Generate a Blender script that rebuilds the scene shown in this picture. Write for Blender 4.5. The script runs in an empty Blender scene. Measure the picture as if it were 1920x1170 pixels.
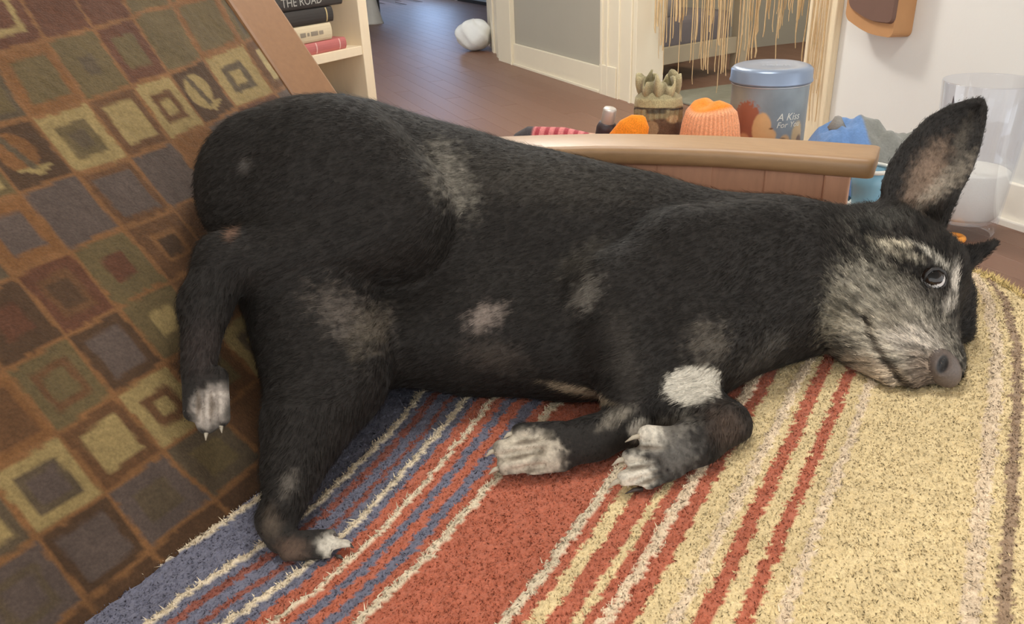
import bpy, bmesh, math, random
import numpy as np
from mathutils import Vector, Matrix, Euler
random.seed(7)
rng = np.random.default_rng(7)
SC = bpy.context.scene
COL = SC.collection

# ------------------------------------------------------------------ camera
FPX, CW, CH = 1500.0, 1920.0, 1170.0
PITCH, ROLL, YAW = math.radians(25.7), math.radians(-2.6), math.radians(32.0)
CAM = np.array([0.0, 0.0, 1.0])
FW = np.array([-math.sin(YAW) * math.cos(PITCH), math.cos(YAW) * math.cos(PITCH), -math.sin(PITCH)])
_r = np.array([math.cos(YAW), math.sin(YAW), 0.0])
_u = np.cross(_r, FW)
RT = _r * math.cos(ROLL) + _u * math.sin(ROLL)
UP = -_r * math.sin(ROLL) + _u * math.cos(ROLL)
cam_data = bpy.data.cameras.new('camera')
cam_data.sensor_width = 36.0
cam_data.lens = FPX / CW * 36.0
cam_data.clip_start = 0.02
cam = bpy.data.objects.new('camera', cam_data)
COL.objects.link(cam)
cam.matrix_world = Matrix(((RT[0], UP[0], -FW[0], CAM[0]), (RT[1], UP[1], -FW[1], CAM[1]),
                           (RT[2], UP[2], -FW[2], CAM[2]), (0, 0, 0, 1)))
SC.camera = cam

# ------------------------------------------------------------------ light
SC.view_settings.view_transform = 'Standard'
SC.view_settings.look = 'None'
SC.view_settings.exposure = 0.15
SC.view_settings.gamma = 1.0
SC.view_settings.use_curve_mapping = False
world = bpy.data.worlds.new('world')
SC.world = world
world.use_nodes = True
bg = world.node_tree.nodes['Background']
bg.inputs['Color'].default_value = (0.985, 1.0, 0.995, 1)
bg.inputs['Strength'].default_value = 2.3


def lamp(name, kind, loc, power, color, size=0.3, target=None, sy=None):
    d = bpy.data.lights.new(name, kind)
    d.energy = power
    d.color = color
    if kind == 'AREA':
        d.shape = 'RECTANGLE' if sy else 'DISK'
        d.size = size
        if sy:
            d.size_y = sy
    else:
        d.shadow_soft_size = size
    o = bpy.data.objects.new(name, d)
    COL.objects.link(o)
    o.location = loc
    if target is not None:
        o.rotation_euler = (Vector(target) - Vector(loc)).to_track_quat('-Z', 'Y').to_euler()
    return o


lamp('ceiling_lamp_light', 'POINT', (-1.9, 3.3, 2.25), 82, (1.0, 0.98, 0.92), 0.14)
lamp('seat_fill_light', 'AREA', (-0.55, 1.35, 2.44), 18, (1.0, 0.99, 0.95), 0.7, (-0.5, 1.2, 0))  # unseen soft fill added overhead to brighten the blanket
lamp('hall_light', 'POINT', (-4.6, 5.4, 2.1), 32, (0.86, 0.92, 1.0), 0.2)  # cool point light in the hall
lamp('side_room_light', 'POINT', (-1.2, 6.2, 2.0), 34, (1.0, 0.9, 0.75), 0.25)

# ------------------------------------------------------------------ helpers


def ray(px, py):
    return FW + (px - 960.0) / FPX * RT + (585.0 - py) / FPX * UP


def at_depth(px, py, d):
    return CAM + ray(px, py) * d


def at_plane(px, py, p0, n):
    r = ray(px, py)
    return CAM + r * (((np.asarray(p0, float) - CAM) @ np.asarray(n, float)) / (r @ np.asarray(n, float)))


def lin(c):
    """sRGB 0-255 to linear"""
    c = np.asarray(c, float) / 255.0
    return np.where(c <= 0.04045, c / 12.92, ((c + 0.055) / 1.055) ** 2.4)


def col4(c):
    l = lin(c)
    return (float(l[0]), float(l[1]), float(l[2]), 1.0)


def tag(o, label=None, cat=None, group=None, kind=None):
    if label: o['label'] = label
    if cat: o['category'] = cat
    if group: o['group'] = group
    if kind: o['kind'] = kind
    return o


def thing(name, label, cat, loc=(0, 0, 0), rz=0.0, group=None):
    o = bpy.data.objects.new(name, None)
    o.empty_display_size = 0.05
    COL.objects.link(o)
    o.location = loc
    o.rotation_euler = (0, 0, rz)
    return tag(o, label, cat, group)


def link(name, me, mat, parent=None):
    o = bpy.data.objects.new(name, me)
    COL.objects.link(o)
    if mat is not None:
        me.materials.clear()
        me.materials.append(mat)
    if parent is not None:
        o.parent = parent
    return o


def smooth(me, on=True):
    me.polygons.foreach_set('use_smooth', np.full(len(me.polygons), on, dtype=bool))


def mesh(name, v, f, mat, parent=None, sm=False):
    me = bpy.data.meshes.new(name)
    me.from_pydata([tuple(map(float, p)) for p in v], [], [tuple(map(int, q)) for q in f])
    me.update()
    if sm: smooth(me)
    return link(name, me, mat, parent)


def mesh_np(name, v, q, mat, parent=None, sm=True, col=None):
    """fast numpy mesh of quads (or triangles)"""
    v = np.asarray(v, np.float32); q = np.asarray(q, np.int32)
    k = q.shape[1]
    me = bpy.data.meshes.new(name)
    me.vertices.add(len(v)); me.vertices.foreach_set('co', v.ravel())
    me.loops.add(q.size); me.loops.foreach_set('vertex_index', q.ravel())
    me.polygons.add(len(q))
    me.polygons.foreach_set('loop_start', np.arange(0, q.size, k, dtype=np.int32))
    me.polygons.foreach_set('loop_total', np.full(len(q), k, np.int32))
    me.update(calc_edges=True)
    me.validate()
    if sm: smooth(me)
    if col is not None:
        a = me.color_attributes.new('Col', 'FLOAT_COLOR', 'POINT')
        c = np.ones((len(v), 4), np.float32); c[:, :3] = col
        a.data.foreach_set('color', c.ravel())
    return link(name, me, mat, parent)


def bm_obj(name, bm, mat, parent=None, sm=False):
    me = bpy.data.meshes.new(name)
    bmesh.ops.recalc_face_normals(bm, faces=bm.faces)
    bm.to_mesh(me)
    bm.free()
    if sm: smooth(me)
    return link(name, me, mat, parent)


def add_box(bm, lo, hi, bev=0.0, M=None, seg=2):
    lo = np.asarray(lo, float); hi = np.asarray(hi, float)
    r = bmesh.ops.create_cube(bm, size=1.0)
    vs = r['verts']
    for v in vs:
        v.co = Vector((lo + hi) / 2) + Vector([v.co[i] * (hi - lo)[i] for i in range(3)])
    if bev > 0:
        es = list({e for v in vs for e in v.link_edges})
        rb = bmesh.ops.bevel(bm, geom=es, offset=bev, segments=seg, affect='EDGES', profile=0.5)
        vs = list({v for f in rb['faces'] for v in f.verts} | {v for v in vs if v.is_valid})
    if M is not None:
        for v in vs: v.co = M @ v.co
    return vs


def box(name, lo, hi, mat, parent=None, bev=0.004, M=None):
    bm = bmesh.new()
    add_box(bm, lo, hi, bev, M)
    return bm_obj(name, bm, mat, parent)


def lathe(name, prof, mat, parent=None, n=48, loc=(0, 0, 0), M=None, sm=True, close=True):
    v = []; f = []
    m = len(prof)
    for i in range(n):
        a = 2 * math.pi * i / n
        for (r, z) in prof:
            v.append((r * math.cos(a), r * math.sin(a), z))
    for i in range(n):
        j = (i + 1) % n
        for k in range(m - 1):
            f.append((i * m + k, j * m + k, j * m + k + 1, i * m + k + 1))
    v = [Vector(p) for p in v]
    if M is not None: v = [M @ p for p in v]
    v = [p + Vector(loc) for p in v]
    bm = bmesh.new()
    bv = [bm.verts.new(p) for p in v]
    for q in f:
        try: bm.faces.new([bv[i] for i in q])
        except ValueError: pass
    bmesh.ops.remove_doubles(bm, verts=bm.verts, dist=1e-6)
    return bm_obj(name, bm, mat, parent, sm)


def sweep(name, path, prof, mat, parent=None, up=(0, 0, 1), sm=False, scale=None):
    """closed profile (side, up) swept along a path, capped"""
    P = [np.asarray(p, float) for p in path]
    v = []; m = len(prof)
    for i, p in enumerate(P):
        t = P[min(i + 1, len(P) - 1)] - P[max(i - 1, 0)]
        t /= np.linalg.norm(t)
        s = np.cross(t, np.asarray(up, float)); s /= np.linalg.norm(s)
        w = np.cross(s, t)
        k = 1.0 if scale is None else scale[i]
        for (a, b) in prof: v.append(p + s * a * k + w * b * k)
    f = []
    for i in range(len(P) - 1):
        for k in range(m):
            l = (k + 1) % m
            f.append((i * m + k, i * m + l, (i + 1) * m + l, (i + 1) * m + k))
    bm = bmesh.new()
    bv = [bm.verts.new(p) for p in v]
    for q in f: bm.faces.new([bv[i] for i in q])
    bm.faces.new(bv[:m]); bm.faces.new(bv[-m:])
    return bm_obj(name, bm, mat, parent, sm)


def rrect(w, h, r, n=4):
    out = []
    for cx, cy, a0 in ((w / 2 - r, h / 2 - r, 0), (-w / 2 + r, h / 2 - r, 90), (-w / 2 + r, -h / 2 + r, 180), (w / 2 - r, -h / 2 + r, 270)):
        for i in range(n + 1):
            a = math.radians(a0 + 90 * i / n)
            out.append((cx + r * math.cos(a), cy + r * math.sin(a)))
    return out


def text_mesh(s, size, depth=0.0004, align='CENTER'):
    cu = bpy.data.curves.new('lettering', 'FONT')
    cu.body = s; cu.size = size; cu.extrude = depth; cu.align_x = align; cu.align_y = 'CENTER'; cu.resolution_u = 3
    ob = bpy.data.objects.new('lettering', cu)
    COL.objects.link(ob)
    dg = bpy.context.evaluated_depsgraph_get()
    me = bpy.data.meshes.new_from_object(ob.evaluated_get(dg))
    bpy.data.objects.remove(ob); bpy.data.curves.remove(cu)
    return me


# ------------------------------------------------------------------ noise (numpy value noise)
_tab = rng.random((256, 256)).astype(np.float32)


def vnoise(x, y):
    xi = np.floor(x).astype(int); yi = np.floor(y).astype(int)
    fx = x - xi; fy = y - yi
    fx = fx * fx * (3 - 2 * fx); fy = fy * fy * (3 - 2 * fy)
    a = _tab[xi & 255, yi & 255]; b = _tab[(xi + 1) & 255, yi & 255]
    c = _tab[xi & 255, (yi + 1) & 255]; d = _tab[(xi + 1) & 255, (yi + 1) & 255]
    return (a * (1 - fx) + b * fx) * (1 - fy) + (c * (1 - fx) + d * fx) * fy


def sstep(a, b, x):
    t = np.clip((x - a) / (b - a), 0, 1)
    return t * t * (3 - 2 * t)


# ------------------------------------------------------------------ materials
def mat_new(name):
    m = bpy.data.materials.new(name)
    m.use_nodes = True
    nt = m.node_tree
    return m, nt, nt.nodes['Principled BSDF']


def plain(name, c, rough=0.6, var=0.08, scale=20.0, bump=0.0, bscale=200.0, metal=0.0, spec=0.5, stretch=None, coat=0.0):
    m, nt, b = mat_new(name)
    b.inputs['Roughness'].default_value = rough
    b.inputs['Metallic'].default_value = metal
    b.inputs['Specular IOR Level'].default_value = spec
    b.inputs['Coat Weight'].default_value = coat
    tc = nt.nodes.new('ShaderNodeTexCoord')
    src = tc.outputs['Object']
    if stretch:
        mp = nt.nodes.new('ShaderNodeMapping'); mp.inputs['Scale'].default_value = stretch
        nt.links.new(src, mp.inputs['Vector']); src = mp.outputs['Vector']
    nz = nt.nodes.new('ShaderNodeTexNoise'); nz.inputs['Scale'].default_value = scale; nz.inputs['Detail'].default_value = 5
    nt.links.new(src, nz.inputs['Vector'])
    cr = nt.nodes.new('ShaderNodeMixRGB'); cr.blend_type = 'MIX'
    l = lin(c)
    cr.inputs[1].default_value = tuple(np.clip(l * (1 - var), 0, 1)) + (1,)
    cr.inputs[2].default_value = tuple(np.clip(l * (1 + var), 0, 1)) + (1,)
    nt.links.new(nz.outputs['Fac'], cr.inputs[0])
    nt.links.new(cr.outputs[0], b.inputs['Base Color'])
    if bump > 0:
        n2 = nt.nodes.new('ShaderNodeTexNoise'); n2.inputs['Scale'].default_value = bscale; n2.inputs['Detail'].default_value = 3
        nt.links.new(src, n2.inputs['Vector'])
        bp = nt.nodes.new('ShaderNodeBump'); bp.inputs['Strength'].default_value = bump; bp.inputs['Distance'].default_value = 0.004
        nt.links.new(n2.outputs['Fac'], bp.inputs['Height']); nt.links.new(bp.outputs[0], b.inputs['Normal'])
    return m


def painted(name, rough=0.9, var=0.15, scale=250.0, bump=0.3, bscale=400.0, spec=0.2, sheen=0.0, dist=0.003):
    """base colour from the mesh's own colour layer, with grain"""
    m, nt, b = mat_new(name)
    b.inputs['Roughness'].default_value = rough
    b.inputs['Specular IOR Level'].default_value = spec
    b.inputs['Sheen Weight'].default_value = sheen
    at = nt.nodes.new('ShaderNodeVertexColor'); at.layer_name = 'Col'
    tc = nt.nodes.new('ShaderNodeTexCoord')
    nz = nt.nodes.new('ShaderNodeTexNoise'); nz.inputs['Scale'].default_value = scale; nz.inputs['Detail'].default_value = 4
    nt.links.new(tc.outputs['Object'], nz.inputs['Vector'])
    mr = nt.nodes.new('ShaderNodeMapRange')
    mr.inputs['From Min'].default_value = 0.3; mr.inputs['From Max'].default_value = 0.7
    mr.inputs['To Min'].default_value = 1 - var; mr.inputs['To Max'].default_value = 1 + var
    nt.links.new(nz.outputs['Fac'], mr.inputs['Value'])
    mx = nt.nodes.new('ShaderNodeMixRGB'); mx.blend_type = 'MULTIPLY'; mx.inputs[0].default_value = 1.0
    nt.links.new(at.outputs['Color'], mx.inputs[1]); nt.links.new(mr.outputs['Result'], mx.inputs[2])
    nt.links.new(mx.outputs[0], b.inputs['Base Color'])
    if bump > 0:
        n2 = nt.nodes.new('ShaderNodeTexNoise'); n2.inputs['Scale'].default_value = bscale; n2.inputs['Detail'].default_value = 3
        nt.links.new(tc.outputs['Object'], n2.inputs['Vector'])
        bp = nt.nodes.new('ShaderNodeBump'); bp.inputs['Strength'].default_value = bump; bp.inputs['Distance'].default_value = dist
        nt.links.new(n2.outputs['Fac'], bp.inputs['Height']); nt.links.new(bp.outputs[0], b.inputs['Normal'])
    return m


def glass(name, c=(1, 1, 1), rough=0.02, ior=1.45):
    m, nt, b = mat_new(name)
    b.inputs['Base Color'].default_value = (*c, 1)
    b.inputs['Transmission Weight'].default_value = 1.0
    b.inputs['Roughness'].default_value = rough
    b.inputs['IOR'].default_value = ior
    return m


def thin_glass(name, tint=(0.97, 0.98, 1.0), edge=0.55):
    m, nt, b = mat_new(name)
    out = nt.nodes['Material Output']
    tr = nt.nodes.new('ShaderNodeBsdfTransparent'); tr.inputs['Color'].default_value = (*tint, 1)
    gl = nt.nodes.new('ShaderNodeBsdfGlossy'); gl.inputs['Roughness'].default_value = 0.05
    gl.inputs['Color'].default_value = (0.9, 0.92, 0.96, 1)
    lw = nt.nodes.new('ShaderNodeLayerWeight'); lw.inputs['Blend'].default_value = 0.25
    mr = nt.nodes.new('ShaderNodeMapRange'); mr.inputs['To Min'].default_value = 0.03; mr.inputs['To Max'].default_value = edge
    nt.links.new(lw.outputs['Facing'], mr.inputs['Value'])
    mx = nt.nodes.new('ShaderNodeMixShader')
    nt.links.new(mr.outputs['Result'], mx.inputs[0]); nt.links.new(tr.outputs[0], mx.inputs[1]); nt.links.new(gl.outputs[0], mx.inputs[2])
    nt.links.new(mx.outputs[0], out.inputs['Surface'])
    return m


def glow(name, c, strength):
    m, nt, b = mat_new(name)
    b.inputs['Emission Color'].default_value = (*c, 1)
    b.inputs['Emission Strength'].default_value = strength
    b.inputs['Base Color'].default_value = (*c, 1)
    return m


M_WALL = plain('wall_paint_white', (226, 224, 219), 0.8, 0.02, 6, 0.08, 90)
M_WALLG = plain('wall_paint_greygreen', (168, 162, 147), 0.8, 0.03, 6)
M_TRIM = plain('trim_paint_cream', (228, 217, 193), 0.5, 0.03, 8)
M_TRIMW = plain('trim_paint_white', (250, 243, 230), 0.5, 0.03, 8)
M_PLANK = plain('floor_oak', (128, 94, 76), 0.46, 0.10, 14, 0.05, 60, stretch=(1, 9, 1))
M_PLANK2 = plain('floor_oak_darker', (124, 90, 72), 0.46, 0.10, 14, 0.05, 60, stretch=(1, 9, 1))
M_OAK = plain('sofa_oak', (160, 125, 88), 0.42, 0.16, 9, 0.06, 80, stretch=(3, 14, 14))
M_OAKD = plain('sofa_oak_panel', (198, 148, 118), 0.5, 0.15, 12, 0.05, 60, stretch=(12, 12, 2))
M_POST = plain('sofa_oak_post', (134, 95, 62), 0.42, 0.16, 9, 0.06, 80, stretch=(3, 14, 14))
M_SHELF = plain('birch_shelf', (250, 230, 198), 0.55, 0.06, 10, stretch=(6, 6, 1))
M_CASE = plain('natural_casing_wood', (228, 210, 178), 0.55, 0.08, 14, stretch=(16, 16, 0.7))
M_DARK = plain('dark_grey', (58, 54, 52), 0.7, 0.1)
# ------------------------------------------------------------------ room shell
WA = np.array([-3.38, 5.66, 0.0])           # foot of the far wall at its left end
WD = np.array([0.8066, -0.5911, 0.0])       # along the far wall, to the right
WN = np.array([-0.5911, -0.8066, 0.0])      # out of the wall, into the room
WALL_M = Matrix(((WD[0], -WN[0], 0, WA[0]), (WD[1], -WN[1], 0, WA[1]), (0, 0, 1, 0), (0, 0, 0, 1)))  # local x along, y into wall, z up


def wbox(name, lo, hi, mat, parent=None, bev=0.0):
    return box(name, lo, hi, mat, parent, bev, WALL_M)


floor = mesh('floor', [(-14, -3, 0), (4, -3, 0), (4, 18, 0), (-14, 18, 0), (-14, -3, -0.1), (4, -3, -0.1), (4, 18, -0.1), (-14, 18, -0.1)],
             [(0, 1, 2, 3), (7, 6, 5, 4), (0, 4, 5, 1), (1, 5, 6, 2), (2, 6, 7, 3), (3, 7, 4, 0)],
             plain('subfloor_dark', (100, 74, 58), 0.6))
tag(floor, kind='structure')
# oak boards laid along the hall, one mesh per board, shared between alike boards
pm = []
for k in range(4):
    bm = bmesh.new()
    add_box(bm, (-0.9, -0.0555, 0.0), (0.9, 0.0555, 0.006), 0.0008, seg=1)
    me = bpy.data.meshes.new('plank'); bm.to_mesh(me); bm.free()
    me.materials.append(M_PLANK if k % 2 else M_PLANK2); pm.append(me)
d1 = np.array([-WN[0], -WN[1]]); d1 = np.array([-0.5911, 0.8066]) * 1.0
d1 = np.array([WD[0], WD[1]])               # boards run along the far wall
d2 = np.array([-WN[0], -WN[1]])
ang = math.atan2(d1[1], d1[0])
npl = 0; rest = []
for row in range(-30, 46):
    for seg in range(-4, 6):
        off = (row * 0.618 % 1.0) * 1.8
        p = WA[:2] + d1 * (seg * 1.803 + off) + d2 * (row * 0.1113)
        c = (np.array([p[0], p[1], 0.0]) - CAM)
        z = c @ FW
        if z < 0.05: rest.append(p); continue
        if z < 1.2: rest.append(p); continue
        x = 960 + FPX * (c @ RT) / z; y = 585 - FPX * (c @ UP) / z
        if not (420 < x < 2500 and -40 < y < 640) or npl >= 290:
            rest.append(p); continue
        o = bpy.data.objects.new('plank', pm[(row * 3 + seg) % 4]); COL.objects.link(o)
        o.location = (p[0], p[1], 0.0); o.rotation_euler = (0, 0, ang); o.parent = floor
        npl += 1

# boards past the first few hundred, joined
RV = []; RQ = []
cx_ = np.array([(-0.9, -0.0555), (0.9, -0.0555), (0.9, 0.0555), (-0.9, 0.0555)])
ca_, sa_ = math.cos(ang), math.sin(ang)
for p in rest:
    if not (-12 < p[0] < 3.4 and -2.2 < p[1] < 14): continue
    b = len(RV)
    for zz_ in (0.0, 0.006):
        for (u_, w_) in cx_: RV.append((p[0] + u_ * ca_ - w_ * sa_, p[1] + u_ * sa_ + w_ * ca_, zz_))
    RQ += [(b + 4, b + 5, b + 6, b + 7), (b, b + 1, b + 5, b + 4), (b + 1, b + 2, b + 6, b + 5), (b + 2, b + 3, b + 7, b + 6), (b + 3, b, b + 4, b + 7)]
o = mesh_np('further_planks', RV, RQ, M_PLANK, floor, False); o['kind'] = 'stuff'

ceil = box('ceiling', (-9.5, -2.6, 2.5), (3.6, 13.5, 2.6), M_WALL, bev=0); tag(ceil, kind='structure')
wl = box('wall_left', (-1.80, -2.6, 0.0), (-1.70, 1.80, 2.5), M_WALL, bev=0); tag(wl, kind='structure')
# far wall: grey-green stretch, opening with the string curtain, white stretch on the right
wf = wbox('wall_far', (-0.05, 0.0, 0.0), (1.84, 0.16, 2.5), M_WALLG); tag(wf, kind='structure')
wr = wbox('wall_right', (3.27, 0.0, 0.0), (6.2, 0.16, 2.5), M_WALL); tag(wr, kind='structure')
wt = wbox('wall_over_doorway', (1.84, 0.0, 2.1), (3.27, 0.16, 2.5), M_WALLG); tag(wt, kind='structure')
b1 = wbox('baseboard_far', (-0.03, -0.018, 0.0), (1.40, 0.0, 0.17), M_TRIM, bev=0.004); tag(b1, kind='structure')
sh = wbox('shoe_moulding', (-0.03, -0.03, 0.0), (1.40, -0.018, 0.022), M_TRIM, b1, 0.004)
b2 = wbox('baseboard_right', (3.42, -0.02, 0.0), (6.2, 0.0, 0.15), M_TRIMW, bev=0.004); tag(b2, kind='structure')
sh = wbox('shoe_moulding', (3.42, -0.038, 0.0), (6.2, -0.02, 0.03), M_TRIMW, b2, 0.006)
# casing of the hall opening (left end of the wall)
t1 = wbox('trim_1', (-0.33, -0.03, 0.0), (-0.03, 0.012, 2.2), M_TRIM, bev=0.006); tag(t1, kind='structure')
JS = WA + WD * -0.33
JM = Matrix(((-0.63, -0.777, 0, JS[0]), (0.777, -0.63, 0, JS[1]), (0, 0, 1, 0), (0, 0, 0, 1)))
box('jamb', (0.0, -0.25, 0.0), (0.95, 0.0, 2.2), M_TRIM, t1, 0.003, JM)
box('bead', (0.10, -0.01, 0.0), (0.22, 0.016, 2.2), M_TRIM, t1, 0.005, JM)
box('bead', (0.42, -0.01, 0.0), (0.56, 0.016, 2.2), M_TRIM, t1, 0.005, JM)
wbox('bead', (-0.05, -0.04, 0.0), (-0.03, -0.028, 2.2), M_TRIM, t1, 0.004)
# casing left of the curtained doorway
t2 = wbox('trim_2', (1.42, -0.022, 0.0), (1.80, 0.0, 2.2), M_TRIM, bev=0.004); tag(t2, kind='structure')
for a, b in ((1.42, 1.445), (1.50, 1.515), (1.64, 1.655), (1.775, 1.80)):
    wbox('bead', (a, -0.034, 0.0), (b, -0.020, 2.2), M_TRIM, t2, 0.004)
wbox('jamb', (1.80, -0.022, 0.0), (1.842, 0.17, 2.2), M_TRIM, t2, 0.003)
wbox('plinth', (1.41, -0.032, 0.0), (1.62, -0.02, 0.19), M_TRIM, t2, 0.004)
# casing right of it, bare wood
t3 = wbox('trim_3', (3.25, -0.024, 0.0), (3.41, 0.0, 2.2), M_CASE, bev=0.004); tag(t3, kind='structure')
wbox('jamb', (3.235, -0.02, 0.0), (3.27, 0.17, 2.2), M_CASE, t3, 0.003)
wbox('bead', (3.385, -0.036, 0.0), (3.41, -0.022, 2.2), M_CASE, t3, 0.004)
wbox('bead', (3.25, -0.034, 0.0), (3.268, -0.022, 2.2), M_CASE, t3, 0.004)

# hall beyond: end wall with a glazed door standing in daylight
HM = Matrix(((WD[0], -WN[0], 0, -7.725), (WD[1], -WN[1], 0, 11.045), (0, 0, 1, 0), (0, 0, 0, 1)))
hw = box('wall_back', (0.25, 0.0, 0.0), (3.6, 0.12, 2.5), plain('wall_paint_pale_blue', (206, 214, 222), 0.7, 0.02), None, 0, HM); tag(hw, kind='structure')
hb = box('baseboard_back', (0.25, -0.02, 0.0), (3.6, 0.0, 0.05), M_DARK, None, 0.002, HM); tag(hb, kind='structure')
dr = box('door_1', (-2.3, 0.0, 0.0), (0.25, 0.05, 2.2), M_TRIMW, None, 0.004, HM); tag(dr, kind='structure')
box('lower_panel', (-1.85, -0.012, 0.15), (-0.2, 0.0, 0.62), M_TRIMW, dr, 0.006, HM)
box('door_knob', (0.09, -0.06, 0.95), (0.15, 0.0, 1.01), M_DARK, dr, 0.02, HM)
box('pane', (-1.95, -0.01, 0.75), (-0.1, 0.0, 2.05), glow('daylit_pane', (0.45, 0.64, 1.0), 8.5), dr, 0, HM)
hw2 = box('wall_hall', (-5.0, 0.0, 0.0), (-2.3, 0.12, 2.5), plain('wall_paint_hall', (170, 165, 158), 0.7, 0.02), None, 0, HM); tag(hw2, kind='structure')

hl = box('wall_light_block', (-9.6, 1.9, 0.0), (-9.5, 13.4, 2.5), plain('light_block_paint', (150, 146, 142), 0.7, 0.02), None, 0); tag(hl, kind='structure')  # unseen wall added to keep world light off the hall floor

# room behind the curtain
rb = wbox('wall_side_room', (0.4, 3.6, 0.0), (6.0, 3.7, 2.5), plain('wall_paint_sage', (150, 152, 142), 0.8, 0.03)); tag(rb, kind='structure')
rl = wbox('wall_partition', (0.3, 0.16, 0.0), (0.4, 3.7, 2.5), M_WALLG); tag(rl, kind='structure')
rug = thing('area_rug', 'grey-green rug on the floor of the room behind the string curtain', 'rug', (0, 0, 0))
wbox('rug_pile', (1.7, 0.22, 0.006), (5.6, 3.4, 0.022), plain('rug_grey', (138, 136, 120), 0.95, 0.15, 30, 0.4, 300), rug, 0.005)

# low bed seen through the curtain
bed = thing('low_bed', 'low cream bed frame with grey-violet bedding seen through the string curtain', 'bed', (0, 0, 0))
P1 = at_depth(1205, 106, 5.15); P2 = at_depth(1383, 74, 5.6)
bd = (P2 - P1); bd[2] = 0; bl = np.linalg.norm(bd); bd /= bl
BM = Matrix(((bd[0], -bd[1], 0, P1[0]), (bd[1], bd[0], 0, P1[1]), (0, 0, 1, 0), (0, 0, 0, 1)))
M_BED = plain('bed_cream_paint', (196, 182, 156), 0.6, 0.04)
M_BEDD = plain('bedding_grey_violet', (128, 120, 122), 0.9, 0.12, 12, 0.3, 60)
box('side_rail', (-0.12, 0.0, 0.135), (bl, 0.03, 0.245), M_BED, bed, 0.004, BM)
box('bed_post', (bl - 0.01, -0.03, 0.022), (bl + 0.085, 0.05, 0.75), M_BED, bed, 0.006, BM)
box('bed_leg', (-0.10, 0.0, 0.022), (-0.03, 0.06, 0.14), M_BED, bed, 0.004, BM)
box('bed_leg', (-0.05, 0.5, 0.022), (0.02, 0.56, 0.14), M_BED, bed, 0.004, BM)
box('bed_post', (bl - 0.01, 0.55, 0.022), (bl + 0.07, 0.61, 0.75), M_BED, bed, 0.006, BM)
bm = bmesh.new(); add_box(bm, (-0.08, 0.04, 0.2), (bl - 0.01, 0.55, 0.42), 0.05, BM, 4)
bm_obj('mattress', bm, M_BEDD, bed, True)
bm = bmesh.new(); add_box(bm, (0.02, 0.08, 0.40), (bl - 0.45, 0.45, 0.54), 0.06, BM, 4)
bm_obj('pillow', bm, plain('pillow_grey', (150, 142, 140), 0.9, 0.1), bed, True)

# string curtain in the doorway (nobody could count it)
def strands():
    v = []; q = []
    def strand(px, y1, r, dy=0.0, kink=0.0):
        p0 = at_plane(px, y1, WA + WN * (dy), WN)
        t = (p0 - WA) @ WD
        zb = p0[2]
        n = 14
        base = len(v)
        for i in range(n + 1):
            z = zb + (2.05 - zb) * (i / n) ** 1.5
            k = kink * math.sin(i * 1.9 + px) * math.exp(-i * 0.25) + 0.004 * math.sin(i * 0.8 + px * 3)
            c = WA + WD * (t + k) + WN * dy
            rr = r * (0.7 if i == 0 else 1.0)
            for a in range(5):
                th = a * 2 * math.pi / 5
                v.append((c[0] + WD[0] * rr * math.cos(th) + WN[0] * rr * math.sin(th),
                          c[1] + WD[1] * rr * math.cos(th) + WN[1] * rr * math.sin(th), z))
        for i in range(n):
            for a in range(5):
                b = (a + 1) % 5
                q.append((base + i * 5 + a, base + i * 5 + b, base + (i + 1) * 5 + b, base + (i + 1) * 5 + a))
    spots = [(1228, 62, 5), (1233, 50, 6), (1238, 85, 5), (1243, 95, 4), (1249, 80, 3), (1256, 88, 3), (1262, 72, 3), (1268, 40, 7), (1274, 42, 7), (1280, 38, 6),
             (1269, 175, 2.2), (1277, 78, 2.5), (1294, 118, 2.8), (1297, 75, 3), (1303, 82, 2.6), (1305, 75, 3), (1297, 158, 1.8), (1243, 140, 1.8), (1314, 130, 3),
             (1318, 132, 4), (1322, 130, 4), (1327, 138, 3), (1331, 60, 4), (1334, 90, 2), (1340, 135, 2.6), (1344, 175, 2), (1347, 85, 5), (1351, 138, 4),
             (1356, 136, 4), (1360, 142, 2.5), (1365, 70, 3), (1380, 120, 2.5), (1386, 118, 3.4), (1391, 65, 3), (1399, 115, 2.8), (1403, 113, 3),
             (1409, 110, 4), (1414, 108, 4.5), (1419, 70, 3), (1424, 20, 3), (1432, 70, 3), (1437, 25, 3), (1442, 36, 4), (1452, 115, 2.2), (1459, 72, 3),
             (1463, 55, 3), (1466, 48, 2.5), (1486, 25, 2.6), (1490, 90, 2), (1494, 38, 5), (1499, 36, 5), (1491, 78, 1.6), (1505, 30, 3), (1508, 118, 3.4), (1503, 120, 2.5),
             (1234, 110, 2), (1287, 30, 3), (1311, 110, 2.5), (1336, 45, 3), (1371, 50, 2.5), (1395, 95, 2.5), (1448, 60, 2), (1474, 18, 2.5), (1480, 40, 2)]
    for (x, y, w) in spots:
        strand(x, y, w * 0.0011, -0.05 + 0.03 * math.sin(x * 5.1), 0.012 if x in (1419, 1414) else 0.004)
    for k in range(34):
        strand(random.uniform(1228, 1508), random.uniform(-60, 40), random.uniform(0.0016, 0.004), -0.06 + 0.04 * random.random(), 0.004)
    for k in range(11):      # strings bunched against the bare wood casing
        strand(1511 + k * 2.0, random.uniform(90, 250), random.uniform(0.0015, 0.0028), 0.034 + 0.004 * random.random(), 0.002)
    return v, q
sv, sq = strands()
cu = mesh_np('string_curtain', sv, sq, plain('curtain_string_straw', (204, 174, 130), 0.7, 0.22, 30), None, True)
tag(cu, 'curtain of hanging straw-coloured strings of uneven length in the doorway', 'curtain', kind='stuff')

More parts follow.
